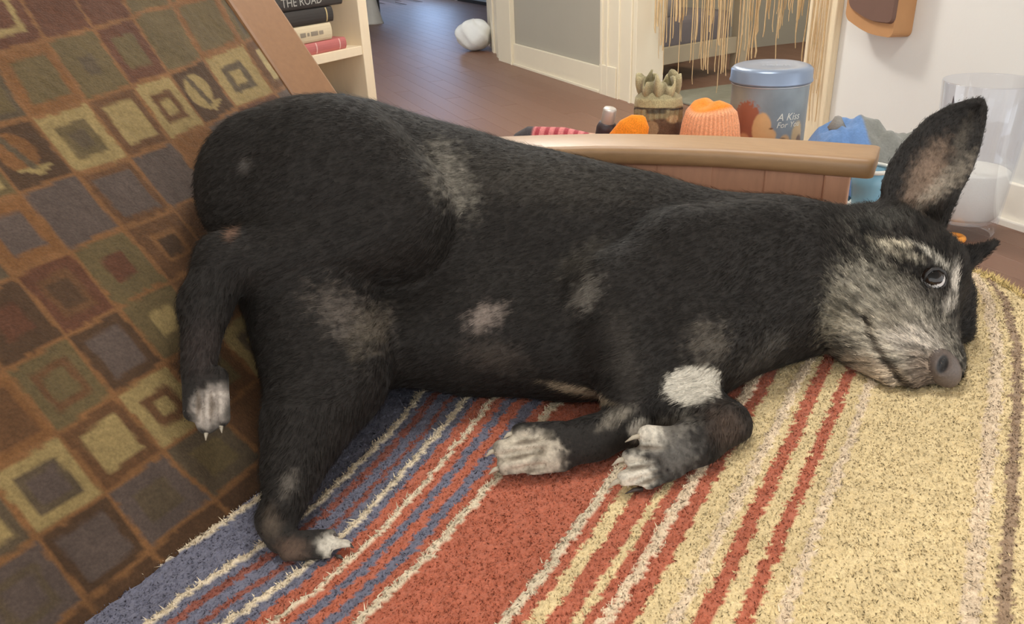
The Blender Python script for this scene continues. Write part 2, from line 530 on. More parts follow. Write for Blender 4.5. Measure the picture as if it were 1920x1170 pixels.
# white fluffy bundle by the hall casing
nu, nv = 36, 24
V = []; Q = []
bc = at_plane(884, 96, (0, 0, 0.006), (0, 0, 1))
for j in range(nv + 1):
    for i in range(nu):
        th = 2 * math.pi * i / nu; ph = math.pi * j / nv
        r = 1 + 0.10 * math.sin(3 * th + 2 * ph) * math.sin(ph) + 0.06 * math.sin(7 * th - 5 * ph) * math.sin(ph)
        z = 0.135 + 0.135 * math.cos(ph) * (r if ph < 1.5 else 1)
        V.append((bc[0] + 0.02 + 0.16 * r * math.sin(ph) * math.cos(th), bc[1] + 0.04 + 0.16 * r * math.sin(ph) * math.sin(th), max(z, 0.0) + 0.006))
for j in range(nv):
    for i in range(nu):
        k = (i + 1) % nu
        Q.append((j * nu + i, j * nu + k, (j + 1) * nu + k, (j + 1) * nu + i))
o = mesh_np('cloth_bundle', V, Q, plain('white_fleece', (226, 226, 222), 0.95, 0.06, 20, 0.5, 90))
tag(o, 'small white fleecy bundle on the hall floor beside the cream door casing', 'bundle')
# pale skirted furniture foot far down the hall, beside the bookshelf edge
fp = at_plane(703, 44, (0, 0, 0.006), (0, 0, 1))
ch = thing('hall_cabinet', 'dark grey cabinet with a pale flared leg far down the hall beyond the bookshelf', 'cabinet', (float(fp[0]), float(fp[1]), 0), 0.5)
lathe('leg', [(0.0, 0.0), (0.14, 0.0), (0.13, 0.02), (0.10, 0.14), (0.07, 0.30), (0.06, 0.34), (0.0, 0.34)], plain('pale_leg_paint', (190, 186, 176), 0.6), ch, 24, (-0.03, 0, 0.006))
box('leg', (-0.9, 0.30, 0.0065), (-0.84, 0.36, 0.34), M_DARK, ch, 0.004)
box('leg', (-0.05, 0.30, 0.0065), (0.01, 0.36, 0.34), M_DARK, ch, 0.004)
box('carcass', (-0.95, -0.1, 0.33), (0.18, 0.42, 1.1), plain('cabinet_grey', (96, 90, 84), 0.6), ch, 0.01)
box('door', (-0.36, -0.115, 0.36), (0.15, -0.1, 1.07), plain('cabinet_grey_door', (104, 98, 92), 0.6), ch, 0.004)
box('door', (-0.92, -0.115, 0.36), (-0.41, -0.1, 1.07), plain('cabinet_grey_door_b', (104, 98, 92), 0.6), ch, 0.004)

# thing hung on the white wall: brown panel over a tan curved lower band
hg = thing('wall_pocket', 'brown wooden wall pocket with a tan lower band hanging on the white wall', 'wall pocket', (0, 0, 0))
def pocket(x0, x1, z0, z1, depth, mat, name, bulge=0.0, yo=0.0, rnd=0.03):
    out = []
    n = 10
    pts = []
    pts += [(x0, z1), (x0, z0 + rnd)]
    for i in range(1, 6):
        a = math.pi + i / 6 * math.pi / 2
        pts.append((x0 + rnd + rnd * math.cos(a), z0 + rnd + rnd * math.sin(a)))
    m_ = 8
    for i in range(m_ + 1):
        t_ = i / m_
        pts.append((x0 + rnd + (x1 - x0 - 2 * rnd) * t_, z0 - 0.012 * math.sin(math.pi * t_)))
    for i in range(1, 6):
        a = 1.5 * math.pi + i / 6 * math.pi / 2
        pts.append((x1 - rnd + rnd * math.cos(a), z0 + rnd + rnd * math.sin(a)))
    pts += [(x1, z0 + rnd), (x1, z1)]
    pts = [(x + 0.02, z + 0.03 - (x - 3.485) * 0.20) for x, z in pts]
    bm_ = bmesh.new()
    vb = [bm_.verts.new(WALL_M @ Vector((x, -0.001 - yo, z))) for x, z in pts]
    vf = [bm_.verts.new(WALL_M @ Vector((x0 + (x - x0) * 0.94 + (x1 - x0) * 0.03, -yo - depth, z + 0.004))) for x, z in pts]
    for i in range(len(pts) - 1):
        bm_.faces.new([vb[i], vb[i + 1], vf[i + 1], vf[i]])
    bm_.faces.new([vb[-1], vb[0], vf[0], vf[-1]])
    bm_.faces.new(vf); bm_.faces.new(vb)
    ob = bm_obj(name, bm_, mat, hg)
    return ob
pocket(3.485, 3.745, 0.585, 1.15, 0.085, plain('tan_leather', (186, 138, 92), 0.55, 0.08, 20), 'lower_band')
pocket(3.505, 3.740, 0.636, 1.14, 0.012, plain('umber_panel', (112, 84, 72), 0.7, 0.08, 20), 'front_panel', yo=0.0845)
# ------------------------------------------------------------------ sofa
SLOPE = 0.768                       # lean of the back: metres back per metre up


def back_x(Y, z):
    """front face of the back cushion: leaning plane with a padded bulge"""
    b = 0.17 * np.clip(1 - np.clip((Y - 0.25) / 0.78, 0, 1.2) ** 3, 0, 1) * np.clip(1 - 0.6 * np.clip((z - 0.44) / 0.55, 0, 1.3) ** 1.5, 0.1, 1)
    return -0.80 - SLOPE * (z - 0.44) + b


def seat_z(X):
    return 0.44 + 0.0714 * (X + 0.63)


def hit_back(px, py):
    r = ray(px, py); lo, hi = 0.1, 2.5
    for _ in range(50):
        m = (lo + hi) / 2; p = CAM + r * m
        if p[0] > back_x(p[1], p[2]): lo = m
        else: hi = m
    return CAM + r * lo


sofa = thing('futon_sofa', 'oak framed futon sofa with brown and olive patchwork-weave back cushion', 'sofa', (-0.4, 0.5, 0))
SO = Vector((-0.4, 0.5, 0))


def to_sofa(o):
    o.parent = sofa
    o.matrix_parent_inverse = Matrix.Translation(-SO)
    return o


# woven squares of the back cushion: lattice corners of the weave (column, row) where they lie on the cloth
LAT = {(1, 0): (80, 74), (2, 0): (174, 51), (3, 0): (246, 32), (4, 0): (325, 5),
       (0, 1): (51, 226), (1, 1): (168, 188), (2, 1): (260, 159), (3, 1): (310, 138), (4, 1): (380, 113), (5, 1): (455, 82),
       (-1, 2): (38, 359), (0, 2): (133, 330), (1, 2): (248, 299), (2, 2): (321, 263), (3, 2): (376, 236), (4, 2): (438, 202), (5, 2): (520, 174),
       (-2, 3): (34, 522), (-1, 3): (129, 467), (0, 3): (225, 424), (1, 3): (326, 397),
       (-3, 4): (11, 689), (-2, 4): (132, 629), (-1, 4): (218, 574), (0, 4): (320, 520),
       (-3, 5): (103, 826), (-2, 5): (229, 740), (-1, 5): (298, 689),
       (-4, 6): (86, 998), (-3, 6): (189, 918), (-2, 6): (298, 849),
       (-4, 7): (160, 1124), (-3, 7): (269, 1044), (-2, 7): (418, 924)}


def basis(Y, z):
    a = (Y - 0.5) / 0.5; b = (z - 0.7) / 0.3
    return np.stack([np.ones_like(a), a, b, a * a, a * b, b * b, a ** 3, a * a * b, a * b * b, b ** 3], -1)


_uv = np.array(list(LAT.keys()), float)
_pp = np.array([hit_back(*p) for p in LAT.values()])
_B = basis(_pp[:, 1], _pp[:, 2])
_reg = np.diag([1e-6, 1e-6, 1e-6] + [2e-2] * 3 + [6e-2] * 4)
_cf = np.linalg.solve(_B.T @ _B + _reg, _B.T @ _uv)
# what is left of the irregular weave: gaussian-weighted residuals
_res = _uv - _B @ _cf

ny, nz = 520, 270
Yg = np.linspace(-0.75, 1.0, ny); Zg = np.linspace(0.36, 1.16, nz)
YY, ZZ = np.meshgrid(Yg, Zg, indexing='ij')
XX = back_x(YY, ZZ)
# soft wrinkles and the padded edge roll
XX = XX + 0.006 * (vnoise(YY * 7 + 3, ZZ * 6 + 1) - 0.5) + 0.003 * (vnoise(YY * 19 + 40, ZZ * 15) - 0.5) + 0.0016 * (vnoise(YY * 140, ZZ * 140) - 0.5)
XX = XX - 0.035 * (1 - np.sqrt(np.clip(1 - np.clip((YY - 0.955) / 0.045, 0, 1) ** 2, 0, 1)))
UVg = basis(YY, ZZ) @ _cf
w = np.exp(-((YY[..., None] - _pp[:, 1]) ** 2 + (ZZ[..., None] - _pp[:, 2]) ** 2) / (2 * 0.055 ** 2))
UVg = UVg + (w[..., None] * _res).sum(2) / (w.sum(2) + 0.25)[..., None]
U = UVg[..., 0] + 0.05 * (vnoise(YY * 22, ZZ * 22 + 9) - 0.5); V = UVg[..., 1] + 0.05 * (vnoise(YY * 24 + 17, ZZ * 20) - 0.5)
ci = np.floor(U).astype(int); ri = np.floor(V).astype(int)
fu = U - ci; fv = V - ri
PAL = dict(br=(112, 80, 56), dk=(84, 64, 50), rd=(106, 68, 54), ol=(112, 100, 72), og=(140, 98, 62), sl=(100, 90, 90), cr=(176, 156, 110), gr=(150, 108, 72), gy=(98, 88, 74), lt=(204, 186, 140), db=(90, 66, 50))
T = {}  # (col,row): (outer, ring, centre, ring size, centre size)
def tl(c, r, a, b=None, d=None, s1=0.36, s2=0.18):
    T[(c, r)] = (a, b or a, d or b or a, s1, s2)
for c, k in ((-1, 'rd'), (0, 'rd'), (1, 'rd'), (2, 'rd'), (3, 'ol'), (4, 'ol'), (5, 'ol')): tl(c, -1, k)
tl(0, -1, 'rd', 'cr', 'rd', 0.3, 0.2)
tl(-1, 0, 'gy', 'ol'); tl(0, 0, 'og', 'ol', 'ol', 0.33); tl(1, 0, 'ol', 'ol', 'gy', 0.3, 0.15); tl(2, 0, 'rd', 'ol', 'ol', 0.28); tl(3, 0, 'ol'); tl(4, 0, 'og', 'ol', 'ol', 0.4); tl(5, 0, 'ol', 'gy')
tl(-1, 1, 'gy', 'og', 'og', 0.27); tl(0, 1, 'cr', 'ol', 'gy', 0.28, 0.14); tl(1, 1, 'br', 'cr', 'cr', 0.33); tl(2, 1, 'cr', 'br', 'cr', 0.27, 0.13); tl(3, 1, 'dk', 'cr', 'gy', 0.32, 0.05); tl(4, 1, 'cr', 'gy', 'cr', 0.26, 0.13); tl(5, 1, 'br', 'lt', 'lt', 0.3); tl(-2, 1, 'ol', 'cr')
tl(-2, 2, 'og', 'sl', 'sl', 0.3); tl(-1, 2, 'sl'); tl(0, 2, 'br', 'sl', 'sl', 0.36); tl(1, 2, 'sl'); tl(2, 2, 'og'); tl(3, 2, 'sl'); tl(4, 2, 'rd'); tl(5, 2, 'sl'); tl(6, 2, 'br')
tl(-3, 3, 'dk', 'rd', 'rd', 0.22); tl(-2, 3, 'rd', 'br', 'dk', 0.3, 0.2); tl(-1, 3, 'ol', 'rd', 'rd', 0.2); tl(0, 3, 'br', 'gr', 'dk', 0.24, 0.17); tl(1, 3, 'br'); tl(2, 3, 'dk')
tl(-4, 4, 'og', 'br'); tl(-3, 4, 'ol', 'br', 'ol', 0.3, 0.2); tl(-2, 4, 'dk', 'sl', 'sl', 0.32); tl(-1, 4, 'ol', 'cr', 'cr', 0.2); tl(0, 4, 'br', 'gy', 'gy', 0.3); tl(1, 4, 'cr', 'gy', 'cr', 0.25, 0.12); tl(2, 4, 'br')
tl(-5, 5, 'gy', 'cr', 'cr', 0.3); tl(-4, 5, 'cr', 'gy', 'sl', 0.3, 0.2); tl(-3, 5, 'br', 'cr', 'cr', 0.31); tl(-2, 5, 'cr', 'br', 'cr', 0.26, 0.13); tl(-1, 5, 'br', 'ol', 'ol', 0.3); tl(0, 5, 'cr', 'gy', 'cr', 0.27, 0.14)
tl(-6, 6, 'br'); tl(-5, 6, 'sl', 'gy', 'sl', 0.3, 0.2); tl(-4, 6, 'dk', 'sl', 'sl', 0.34); tl(-3, 6, 'sl', 'gy', 'gy', 0.25); tl(-2, 6, 'gy', 'ol', 'ol', 0.25); tl(-1, 6, 'br')
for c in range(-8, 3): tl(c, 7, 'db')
keys = list(PAL)
cc = np.zeros(XX.shape + (3,), np.float32)
fz = 0.035 * (vnoise(YY * 160, ZZ * 160) - 0.5)
m = np.maximum(np.abs(fu - 0.5), np.abs(fv - 0.5)) + fz
pal_l = {k: lin(c) * 0.80 + lin((110, 84, 60)) * 0.20 for k, c in PAL.items()}
for c in range(ci.min(), ci.max() + 1):
    for r in range(ri.min(), ri.max() + 1):
        msk = (ci == c) & (ri == r)
        if not msk.any(): continue
        if (c, r) not in T:
            h = (c * 7 + r * 13) % 11
            k = ['br', 'rd', 'ol', 'sl', 'og', 'gy', 'dk', 'br', 'sl', 'ol', 'rd'][h]; k2 = ['ol', 'cr', 'br', 'sl', 'ol'][(c * 5 + r * 3) % 5]
            tl(c, r, k, k2 if h % 3 == 0 else None, None, 0.3, 0.15)
        a, b, d, s1, s2 = T[(c, r)]
        mm = m[msk][:, None]
        x = pal_l[a] * np.ones((msk.sum(), 1))
        k1 = sstep(s1 + 0.02, s1 - 0.02, mm); x = x * (1 - k1) + pal_l[b] * k1
        if d != b:
            k2_ = sstep(s2 + 0.02, s2 - 0.02, mm); x = x * (1 - k2_) + pal_l[d] * k2_
        if (c, r) in ((3, 1), (-1, 1)):      # leaf figure woven in the square
            q = np.hypot(fu[msk] - 0.42, fv[msk] - 0.45)[:, None]
            band = np.abs((fu[msk] - 0.42) - 0.35 * (fv[msk] - 0.45))[:, None]
            x = pal_l['dk'] * np.ones_like(x)
            lf = sstep(0.33, 0.30, q); x = x * (1 - lf) + pal_l['cr' if c == 3 else 'og'] * lf
            tr = ((fv[msk] > 0.70) & (fv[msk] < 0.86) & (np.abs(fu[msk] - 0.55) < (0.86 - fv[msk]) * 2.2))[:, None]; x = np.where(tr, pal_l['cr'], x)
            bd_ = sstep(0.07, 0.05, band) * lf; x = x * (1 - bd_) + pal_l['gy'] * bd_
        g = sstep(0.455, 0.475, mm); x = x * (1 - g) + pal_l['gr'] * g
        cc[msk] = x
wv = 0.86 + 0.28 * vnoise(YY * 230 + 5, ZZ * 320)[..., None]
cc *= np.array([0.57, 0.54, 0.47]) * wv * (0.92 + 0.2 * vnoise(YY * 30, ZZ * 30)[..., None])
nv_ = ny * nz
front = np.stack([XX, YY, ZZ], -1).reshape(-1, 3)
bx = -0.80 - SLOPE * (ZZ - 0.44) - 0.085
backv = np.stack([bx, YY, ZZ - 0.0], -1).reshape(-1, 3)
idx = np.arange(nv_).reshape(ny, nz)
Qf = np.stack([idx[:-1, :-1], idx[1:, :-1], idx[1:, 1:], idx[:-1, 1:]], -1).reshape(-1, 4)
ring = np.concatenate([idx[:, 0], idx[-1, 1:], idx[-2::-1, -1], idx[0, -2:0:-1]])
rn = np.roll(ring, -1)
Qs = np.stack([ring, ring + nv_, rn + nv_, rn], -1)
M_UPH = painted('patchwork_weave', 0.95, 0.16, 330, 0.45, 420, 0.12, 0.15)
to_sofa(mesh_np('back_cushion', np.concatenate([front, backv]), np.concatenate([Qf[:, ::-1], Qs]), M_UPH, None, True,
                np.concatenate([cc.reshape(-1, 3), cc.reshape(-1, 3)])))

# back frame post beside the cushion
po = at_plane(642, 185, (-0.775, 0, 0.44), (1, 0, SLOPE)); pi_ = at_plane(553, 185, (-0.775, 0, 0.44), (1, 0, SLOPE))
y0, y1 = float(pi_[1]), float(po[1])
dvec = Vector((-SLOPE, 0, 1)).normalized(); nvec = Vector((1, 0, SLOPE)).normalized()
PM = Matrix(((dvec.x, 0, nvec.x, -0.775), (dvec.y, 1, nvec.y, 0), (dvec.z, 0, nvec.z, 0.44), (0, 0, 0, 1)))
to_sofa(box('back_post', (-0.12, y0, -0.035), (0.92, y1, 0.0), M_POST, None, 0.006, PM))
to_sofa(box('back_slat', (0.02, -0.7, -0.125), (0.09, y0 + 0.01, -0.10), M_OAK, None, 0.004, PM))
to_sofa(box('back_slat', (0.42, -0.7, -0.125), (0.49, y0 + 0.01, -0.10), M_OAK, None, 0.004, PM))
to_sofa(box('back_slat', (0.80, -0.7, -0.125), (0.87, y0 + 0.01, -0.10), M_OAK, None, 0.004, PM))

# arm: bowed top rail over a row of upright boards
outer = [(-1.02, 0.985), (-0.93, 1.03), (-0.85, 1.073), (-0.75, 1.124), (-0.66, 1.177), (-0.577, 1.219), (-0.51, 1.243), (-0.443, 1.262), (-0.38, 1.278), (-0.30, 1.290), (-0.23, 1.297), (-0.159, 1.302)]
oc = np.array(outer)
tg = np.gradient(oc, axis=0); tg /= np.linalg.norm(tg, axis=1)[:, None]
nrm = np.stack([tg[:, 1], -tg[:, 0]], -1)           # towards the seat
ARM_Z, RAIL_W, RAIL_H = 0.683, 0.098, 0.030
cen = oc + nrm * RAIL_W / 2
path = [(p[0], p[1], ARM_Z - RAIL_H / 2) for p in cen]
prof = rrect(RAIL_W, RAIL_H, 0.011, 4)
fine = []
for i in range(len(path) - 1):
    for k in range(4):
        t = k / 4; fine.append(tuple(np.array(path[i]) * (1 - t) + np.array(path[i + 1]) * t))
fine.append(path[-1])
d_end = np.array(fine[-1]) - np.array(fine[-2]); d_end /= np.linalg.norm(d_end)
sc_ = [1.0] * len(fine)
for s, k in ((0.006, 0.985), (0.010, 0.95), (0.0125, 0.88)):
    fine.append(tuple(np.array(path[-1]) + d_end * s)); sc_.append(k)
to_sofa(sweep('arm_rail', fine, prof, M_OAK, None, sm=True, scale=sc_))
# boards
seglen = np.concatenate([[0], np.cumsum(np.linalg.norm(np.diff(oc, axis=0), axis=1))])
def along(s):
    return np.array([np.interp(s, seglen, oc[:, 0]), np.interp(s, seglen, oc[:, 1])]), np.array([np.interp(s, seglen, nrm[:, 0]), np.interp(s, seglen, nrm[:, 1])])
bw = 0.0885
pos = seglen[-1] - 0.018
k = 0
while pos - bw > 0.0:
    wdt = 0.036 if k == 0 else bw
    c, n_ = along(pos - wdt / 2)
    n_ = n_ / np.linalg.norm(n_)
    t_ = np.array([-n_[1], n_[0]])
    fo = RAIL_W - 0.017 + (0.008 if k == 0 else 0.0)
    cM = Matrix(((t_[0], n_[0], 0, c[0]), (t_[1], n_[1], 0, c[1]), (0, 0, 1, 0), (0, 0, 0, 1)))
    nm = 'arm_post' if k == 0 else 'plank'
    to_sofa(box(nm, (-wdt / 2 + 0.0008, fo - 0.03, 0.06 if k == 0 else 0.30), (wdt / 2 - 0.0008, fo + 0.0015 * math.sin(k * 2.3), ARM_Z - RAIL_H + 0.001), M_OAKD, None, 0.0025, cM))
    pos -= wdt; k += 1
to_sofa(box('arm_post', (-0.98, 0.93, 0.0065), (-0.92, 0.99, 0.66), M_OAKD, None, 0.004))
# seat base
sm_ = box('seat_mattress', (-0.80, -0.75, 0.27), (0.09, 1.13, 0.41), plain('mattress_ticking', (120, 92, 66), 0.9, 0.1), None, 0.04)
for v in sm_.data.vertices:
    if v.co.z > 0.34: v.co.z += 0.0714 * (v.co.x + 0.63) + 0.012
to_sofa(sm_)
to_sofa(box('front_rail', (0.02, -0.75, 0.15), (0.055, 1.19, 0.268), M_OAK, None, 0.005))
to_sofa(box('rear_rail', (-0.90, -0.75, 0.15), (-0.865, 1.0, 0.26), M_OAK, None, 0.005))
for i in range(9):
    to_sofa(box('seat_slat', (-0.865, -0.7 + i * 0.21, 0.245), (0.02, -0.62 + i * 0.21, 0.268), M_OAK, None, 0.003))
for x in (-0.90, 0.0):
    for y in (-0.74, 1.09):
        to_sofa(box('leg', (x, y, 0.0065), (x + 0.055, y + 0.055, 0.20), M_OAK, None, 0.004))

# ------------------------------------------------------------------ blanket over the seat
def stripe_warp(X, Y):
    wy = np.interp(Y, [-0.5, 0.10, 0.25, 0.31, 0.385, 0.46, 0.54, 0.63, 0.71, 0.85], [0.0, -0.012, 0, 0, 0.016, 0.022, 0.013, 0.0, -0.02, -0.03])
    fx = np.interp(X, [-0.60, -0.5, -0.45, -0.4, -0.28, -0.2], [1, 0.9, 0.65, 0.35, 0.15, 0])
    wr_ = np.interp(Y, [1.0, 1.10, 1.25, 1.353, 1.45], [0, 0.004, 0.023, 0.06, 0.10]) * np.interp(X, [-0.10, 0.05], [0.15, 1])
    return X - wy * fx + wr_


STR = [(-9, 'blue'), (-0.650, 'cream'), (-0.640, 'blue'), (-0.578, 'cream'), (-0.570, 'blue'), (-0.560, 'dred'), (-0.549, 'blue'), (-0.533, 'dred'), (-0.525, 'blue'), (-0.511, 'cream'),
       (-0.503, 'blue'), (-0.491, 'red'), (-0.473, 'cream'), (-0.467, 'red'), (-0.456, 'blue'), (-0.445, 'red'), (-0.431, 'blue'), (-0.418, 'red'), (-0.405, 'cream'), (-0.396, 'red'),
       (-0.288, 'cream'), (-0.278, 'red'), (-0.266, 'yel'), (-0.252, 'red'), (-0.231, 'yel'), (-0.222, 'red'), (-0.209, 'pale'), (-0.198, 'red'), (-0.182, 'yel'), (-0.158, 'pale'),
       (-0.148, 'yel'), (-0.139, 'red'), (-0.124, 'yel'), (-0.108, 'red'), (-0.095, 'yel'), (-0.079, 'pale'), (-0.070, 'yel'), (0.048, 'pale'), (0.061, 'yel'), (0.072, 'brn'), (0.083, 'yel'),
       (0.118, 'pale'), (0.130, 'yel')]
BC = dict(blue=(118, 118, 134), dred=(148, 88, 74), cream=(230, 212, 182), red=(192, 110, 84), yel=(236, 212, 162), pale=(240, 216, 184), brn=(166, 140, 114))
edges = np.array([s[0] for s in STR[1:]]); names = [s[1] for s in STR]
bcl = np.array([lin(BC[n]) for n in names], np.float32)


def yend(X):
    return np.interp(X, [-0.70, -0.20, -0.12, 0.0, 0.034, 0.077, 0.12, 0.2], [1.02, 1.19, 1.375, 1.372, 1.350, 1.285, 1.17, 1.0])


def blanket_z(X, Y):
    z = seat_z(X)
    z = z + 0.006 * (vnoise(X * 9 + 31, Y * 5 + 7) - 0.5)
    # shallow ruck between the dog's feet
    z = z + 0.010 * np.exp(-((X + 0.47) / 0.05) ** 2 - ((Y - 0.62) / 0.16) ** 2)
    e = np.maximum(Y - yend(X), (X - 0.135))
    z = z - np.where(e > -0.05, ((e + 0.05) / 0.05) ** 2 * 0.012, 0) - np.clip(e, 0, 1) * 2.2
    return z


nx, nyb = 310, 560
xg = np.linspace(-0.70, 0.20, nx); yg = np.linspace(-0.35, 1.42, nyb)
BX, BY = np.meshgrid(xg, yg, indexing='ij')
jag = 0.0055 * (vnoise(BX * 30, BY * 330) - 0.5) + 0.004 * (vnoise(BX * 60 + 8, BY * 120) - 0.5)
SX = stripe_warp(BX, BY) + jag
si = np.searchsorted(edges, SX)
bcol = bcl[si]
cream = np.isin(np.array(names)[si], ['cream', 'pale'])
bcol = bcol * (0.90 + 0.2 * vnoise(BX * 300, BY * 210 + 3)[..., None]) * (0.95 + 0.1 * vnoise(BX * 40, BY * 40)[..., None])
BZ = blanket_z(BX, BY) + 0.0022 * (vnoise(BX * 260 + 9, BY * 190) - 0.5) + np.where(cream, 0.0012 + 0.002 * vnoise(BX * 200, BY * 120), 0)
bi = np.arange(nx * nyb).reshape(nx, nyb)
BQ = np.stack([bi[:-1, :-1], bi[1:, :-1], bi[1:, 1:], bi[:-1, 1:]], -1).reshape(-1, 4)
# keep the cloth to its own outline (it drops over the front and the far end)
bv_ = np.stack([BX, BY, BZ], -1).reshape(-1, 3)
ok = (bv_[:, 2] > 0.375)
BQ = BQ[ok[BQ].all(1)]
_use = np.unique(BQ); _map = np.full(len(bv_), -1); _map[_use] = np.arange(len(_use))
BQ = _map[BQ]; bv_ = bv_[_use]; bcol = bcol.reshape(-1, 3)[_use]; cream = cream.ravel()[_use]
M_BLK = painted('chenille_blanket', 0.95, 0.12, 420, 0.55, 380, 0.1, 0.25, 0.003)


def lit_as_grown(m):
    """thin blades: both sides of a blade take the light of the surface it grows from"""
    nt = m.node_tree; g = nt.nodes.new('ShaderNodeNewGeometry')
    a = nt.nodes.new('ShaderNodeMath'); a.operation = 'MULTIPLY_ADD'; a.inputs[1].default_value = -2.0; a.inputs[2].default_value = 1.0
    nt.links.new(g.outputs['Backfacing'], a.inputs[0])
    v = nt.nodes.new('ShaderNodeVectorMath'); v.operation = 'SCALE'
    nt.links.new(g.outputs['Normal'], v.inputs[0]); nt.links.new(a.outputs[0], v.inputs['Scale'])
    nt.links.new(v.outputs[0], nt.nodes['Principled BSDF'].inputs['Normal'])
    return m


M_PILE = lit_as_grown(painted('chenille_pile', 0.95, 0.12, 420, 0.0, 380, 0.05, 0.0))
blanket = mesh_np('striped_blanket', bv_, BQ, M_BLK, None, True, bcol.reshape(-1, 3))
tag(blanket, 'chenille blanket striped yellow, red, cream and slate blue spread over the sofa seat', 'blanket')


def blades(name, v, nrm_, mat, parent, c):
    """many small triangles, each shaded like the cloth or coat it grows from"""
    T3 = v.reshape(-1, 3, 3)
    g = np.cross(T3[:, 1] - T3[:, 0], T3[:, 2] - T3[:, 0])
    fl = (g * nrm_).sum(1) < 0
    t = np.arange(len(T3) * 3).reshape(-1, 3)
    t[fl] = t[fl][:, ::-1]
    o = mesh_np(name, v, t, mat, parent, True, c)
    o.data.normals_split_custom_set_from_vertices(np.repeat(nrm_, 3, 0).astype(np.float32).tolist())
    return o


def tufts(n, pts, cols, length, width, lean, name, mat, parent):
    k = rng.integers(0, len(pts), n)
    b = pts[k] + np.concatenate([rng.normal(0, 0.0012, (n, 2)), np.zeros((n, 1))], 1)
    L = length * (0.6 + 0.8 * rng.random((n, 1)))
    d = rng.normal(0, lean, (n, 3)); d[:, 2] = 1; d /= np.linalg.norm(d, axis=1)[:, None]
    s = rng.normal(0, 1, (n, 3)); s[:, 2] *= 0.2
    s = np.cross(d, s); s /= np.linalg.norm(s, axis=1)[:, None]
    v = np.stack([b - s * width, b + s * width, b + d * L], 1).reshape(-1, 3)
    t = np.arange(n * 3).reshape(n, 3)
    c = np.repeat(cols[k] * (0.85 + 0.35 * rng.random((n, 1))), 3, 0)
    up_ = np.tile(np.array([0, 0, 1.0]), (n, 1)) + rng.normal(0, 0.25, (n, 3))
    up_ /= np.linalg.norm(up_, axis=1)[:, None]
    o = blades(name, v, up_, mat, parent, c)
    o['kind'] = 'stuff'
    return o


vis = (bv_[:, 1] > 0.15) & (bv_[:, 2] > 0.40)
tufts(160000, bv_[vis], bcol.reshape(-1, 3)[vis], 0.0030, 0.0008, 0.8, 'pile', M_PILE, blanket)
cm = vis & cream.ravel()
tufts(5000, bv_[cm], bcol.reshape(-1, 3)[cm], 0.006, 0.0009, 1.3, 'yarn_loops', M_PILE, blanket)
# fringe along the far end
fx_ = rng.uniform(-0.05, 0.135, 1500)
fpnt = np.stack([fx_, yend(fx_) + rng.normal(0, 0.006, 1500), np.zeros(1500)], -1)
fpnt[:, 2] = blanket_z(fpnt[:, 0], fpnt[:, 1])
tufts(3000, fpnt, np.repeat(lin((228, 200, 136))[None], 1500, 0), 0.013, 0.0013, 0.8, 'fringe', M_PILE, blanket)
# ------------------------------------------------------------------ dog (one continuous body grown from a blended distance field)
H = 0.0031
A0, A1, B0, B1, D0, D1 = -0.47, 0.69, -0.34, 0.30, 0.72, 1.30
ga = np.arange(A0, A1, H, dtype=np.float32); gb = np.arange(B0, B1, H, dtype=np.float32); gd = np.arange(D0, D1, H, dtype=np.float32)
S = np.full((len(ga), len(gb), len(gd)), 0.2, np.float32)


def L(px, py, d):
    return np.array([(px - 960.0) / FPX * d, (585.0 - py) / FPX * d, d])


def to_world(q):
    q = np.asarray(q, float)
    return CAM + q[..., 2:3] * FW + q[..., 0:1] * RT + q[..., 1:2] * UP


def window(lo, hi):
    s = []
    for g, l, h in zip((ga, gb, gd), lo, hi):
        i0 = max(int(np.searchsorted(g, l)), 0); i1 = min(int(np.searchsorted(g, h)), len(g)); s.append(slice(i0, i1))
    return tuple(s)


def smin(x, y, k):
    h = np.clip(k - np.abs(x - y), 0, None) / k
    return np.minimum(x, y) - h * h * k * 0.25


def put(fn, lo, hi, k, sub=False):
    w_ = window(np.asarray(lo) - k - 0.012, np.asarray(hi) + k + 0.012)
    if any(s.stop <= s.start for s in w_): return
    a = ga[w_[0]][:, None, None]; b = gb[w_[1]][None, :, None]; d = gd[w_[2]][None, None, :]
    x = fn(a, b, d).astype(np.float32)
    if sub: S[w_] = -smin(-S[w_], x, k)
    else: S[w_] = smin(S[w_], x, k)


def cone(p, q, k=0.03, dz=1.0, sub=False):
    """round cone between (px, py, depth, radius px) points; dz > 1 flattens it in depth"""
    P = L(*p[:3]); Q = L(*q[:3]); r0 = p[3] * p[2] / FPX; r1 = q[3] * q[2] / FPX
    s = np.array([1, 1, dz]); P2 = P * s; Q2 = Q * s; v = Q2 - P2; vv = max(v @ v, 1e-12)
    def fn(a, b, d):
        d2 = d * dz
        t = np.clip(((a - P2[0]) * v[0] + (b - P2[1]) * v[1] + (d2 - P2[2]) * v[2]) / vv, 0, 1)
        return np.sqrt((a - P2[0] - t * v[0]) ** 2 + (b - P2[1] - t * v[1]) ** 2 + (d2 - P2[2] - t * v[2]) ** 2) - (r0 + (r1 - r0) * t)
    R = max(r0, r1)
    put(fn, np.minimum(P, Q) - R, np.maximum(P, Q) + R, k, sub)


def chain(pts, k=0.03, dz=1.0, sub=False):
    for p, q in zip(pts[:-1], pts[1:]): cone(p, q, k, dz, sub)


# trunk, leaning back against the arm of the sofa
chain([(1345, 525, 1.085, 150), (1180, 520, 1.10, 185), (1000, 505, 1.105, 208), (800, 450, 1.11, 205), (640, 375, 1.10, 178), (560, 350, 1.08, 160)], 0.05, 1.3)
chain([(730, 640, 1.02, 88), (900, 615, 1.04, 104), (1080, 640, 1.015, 94), (1275, 640, 0.985, 102), (1400, 590, 1.03, 110)], 0.06)
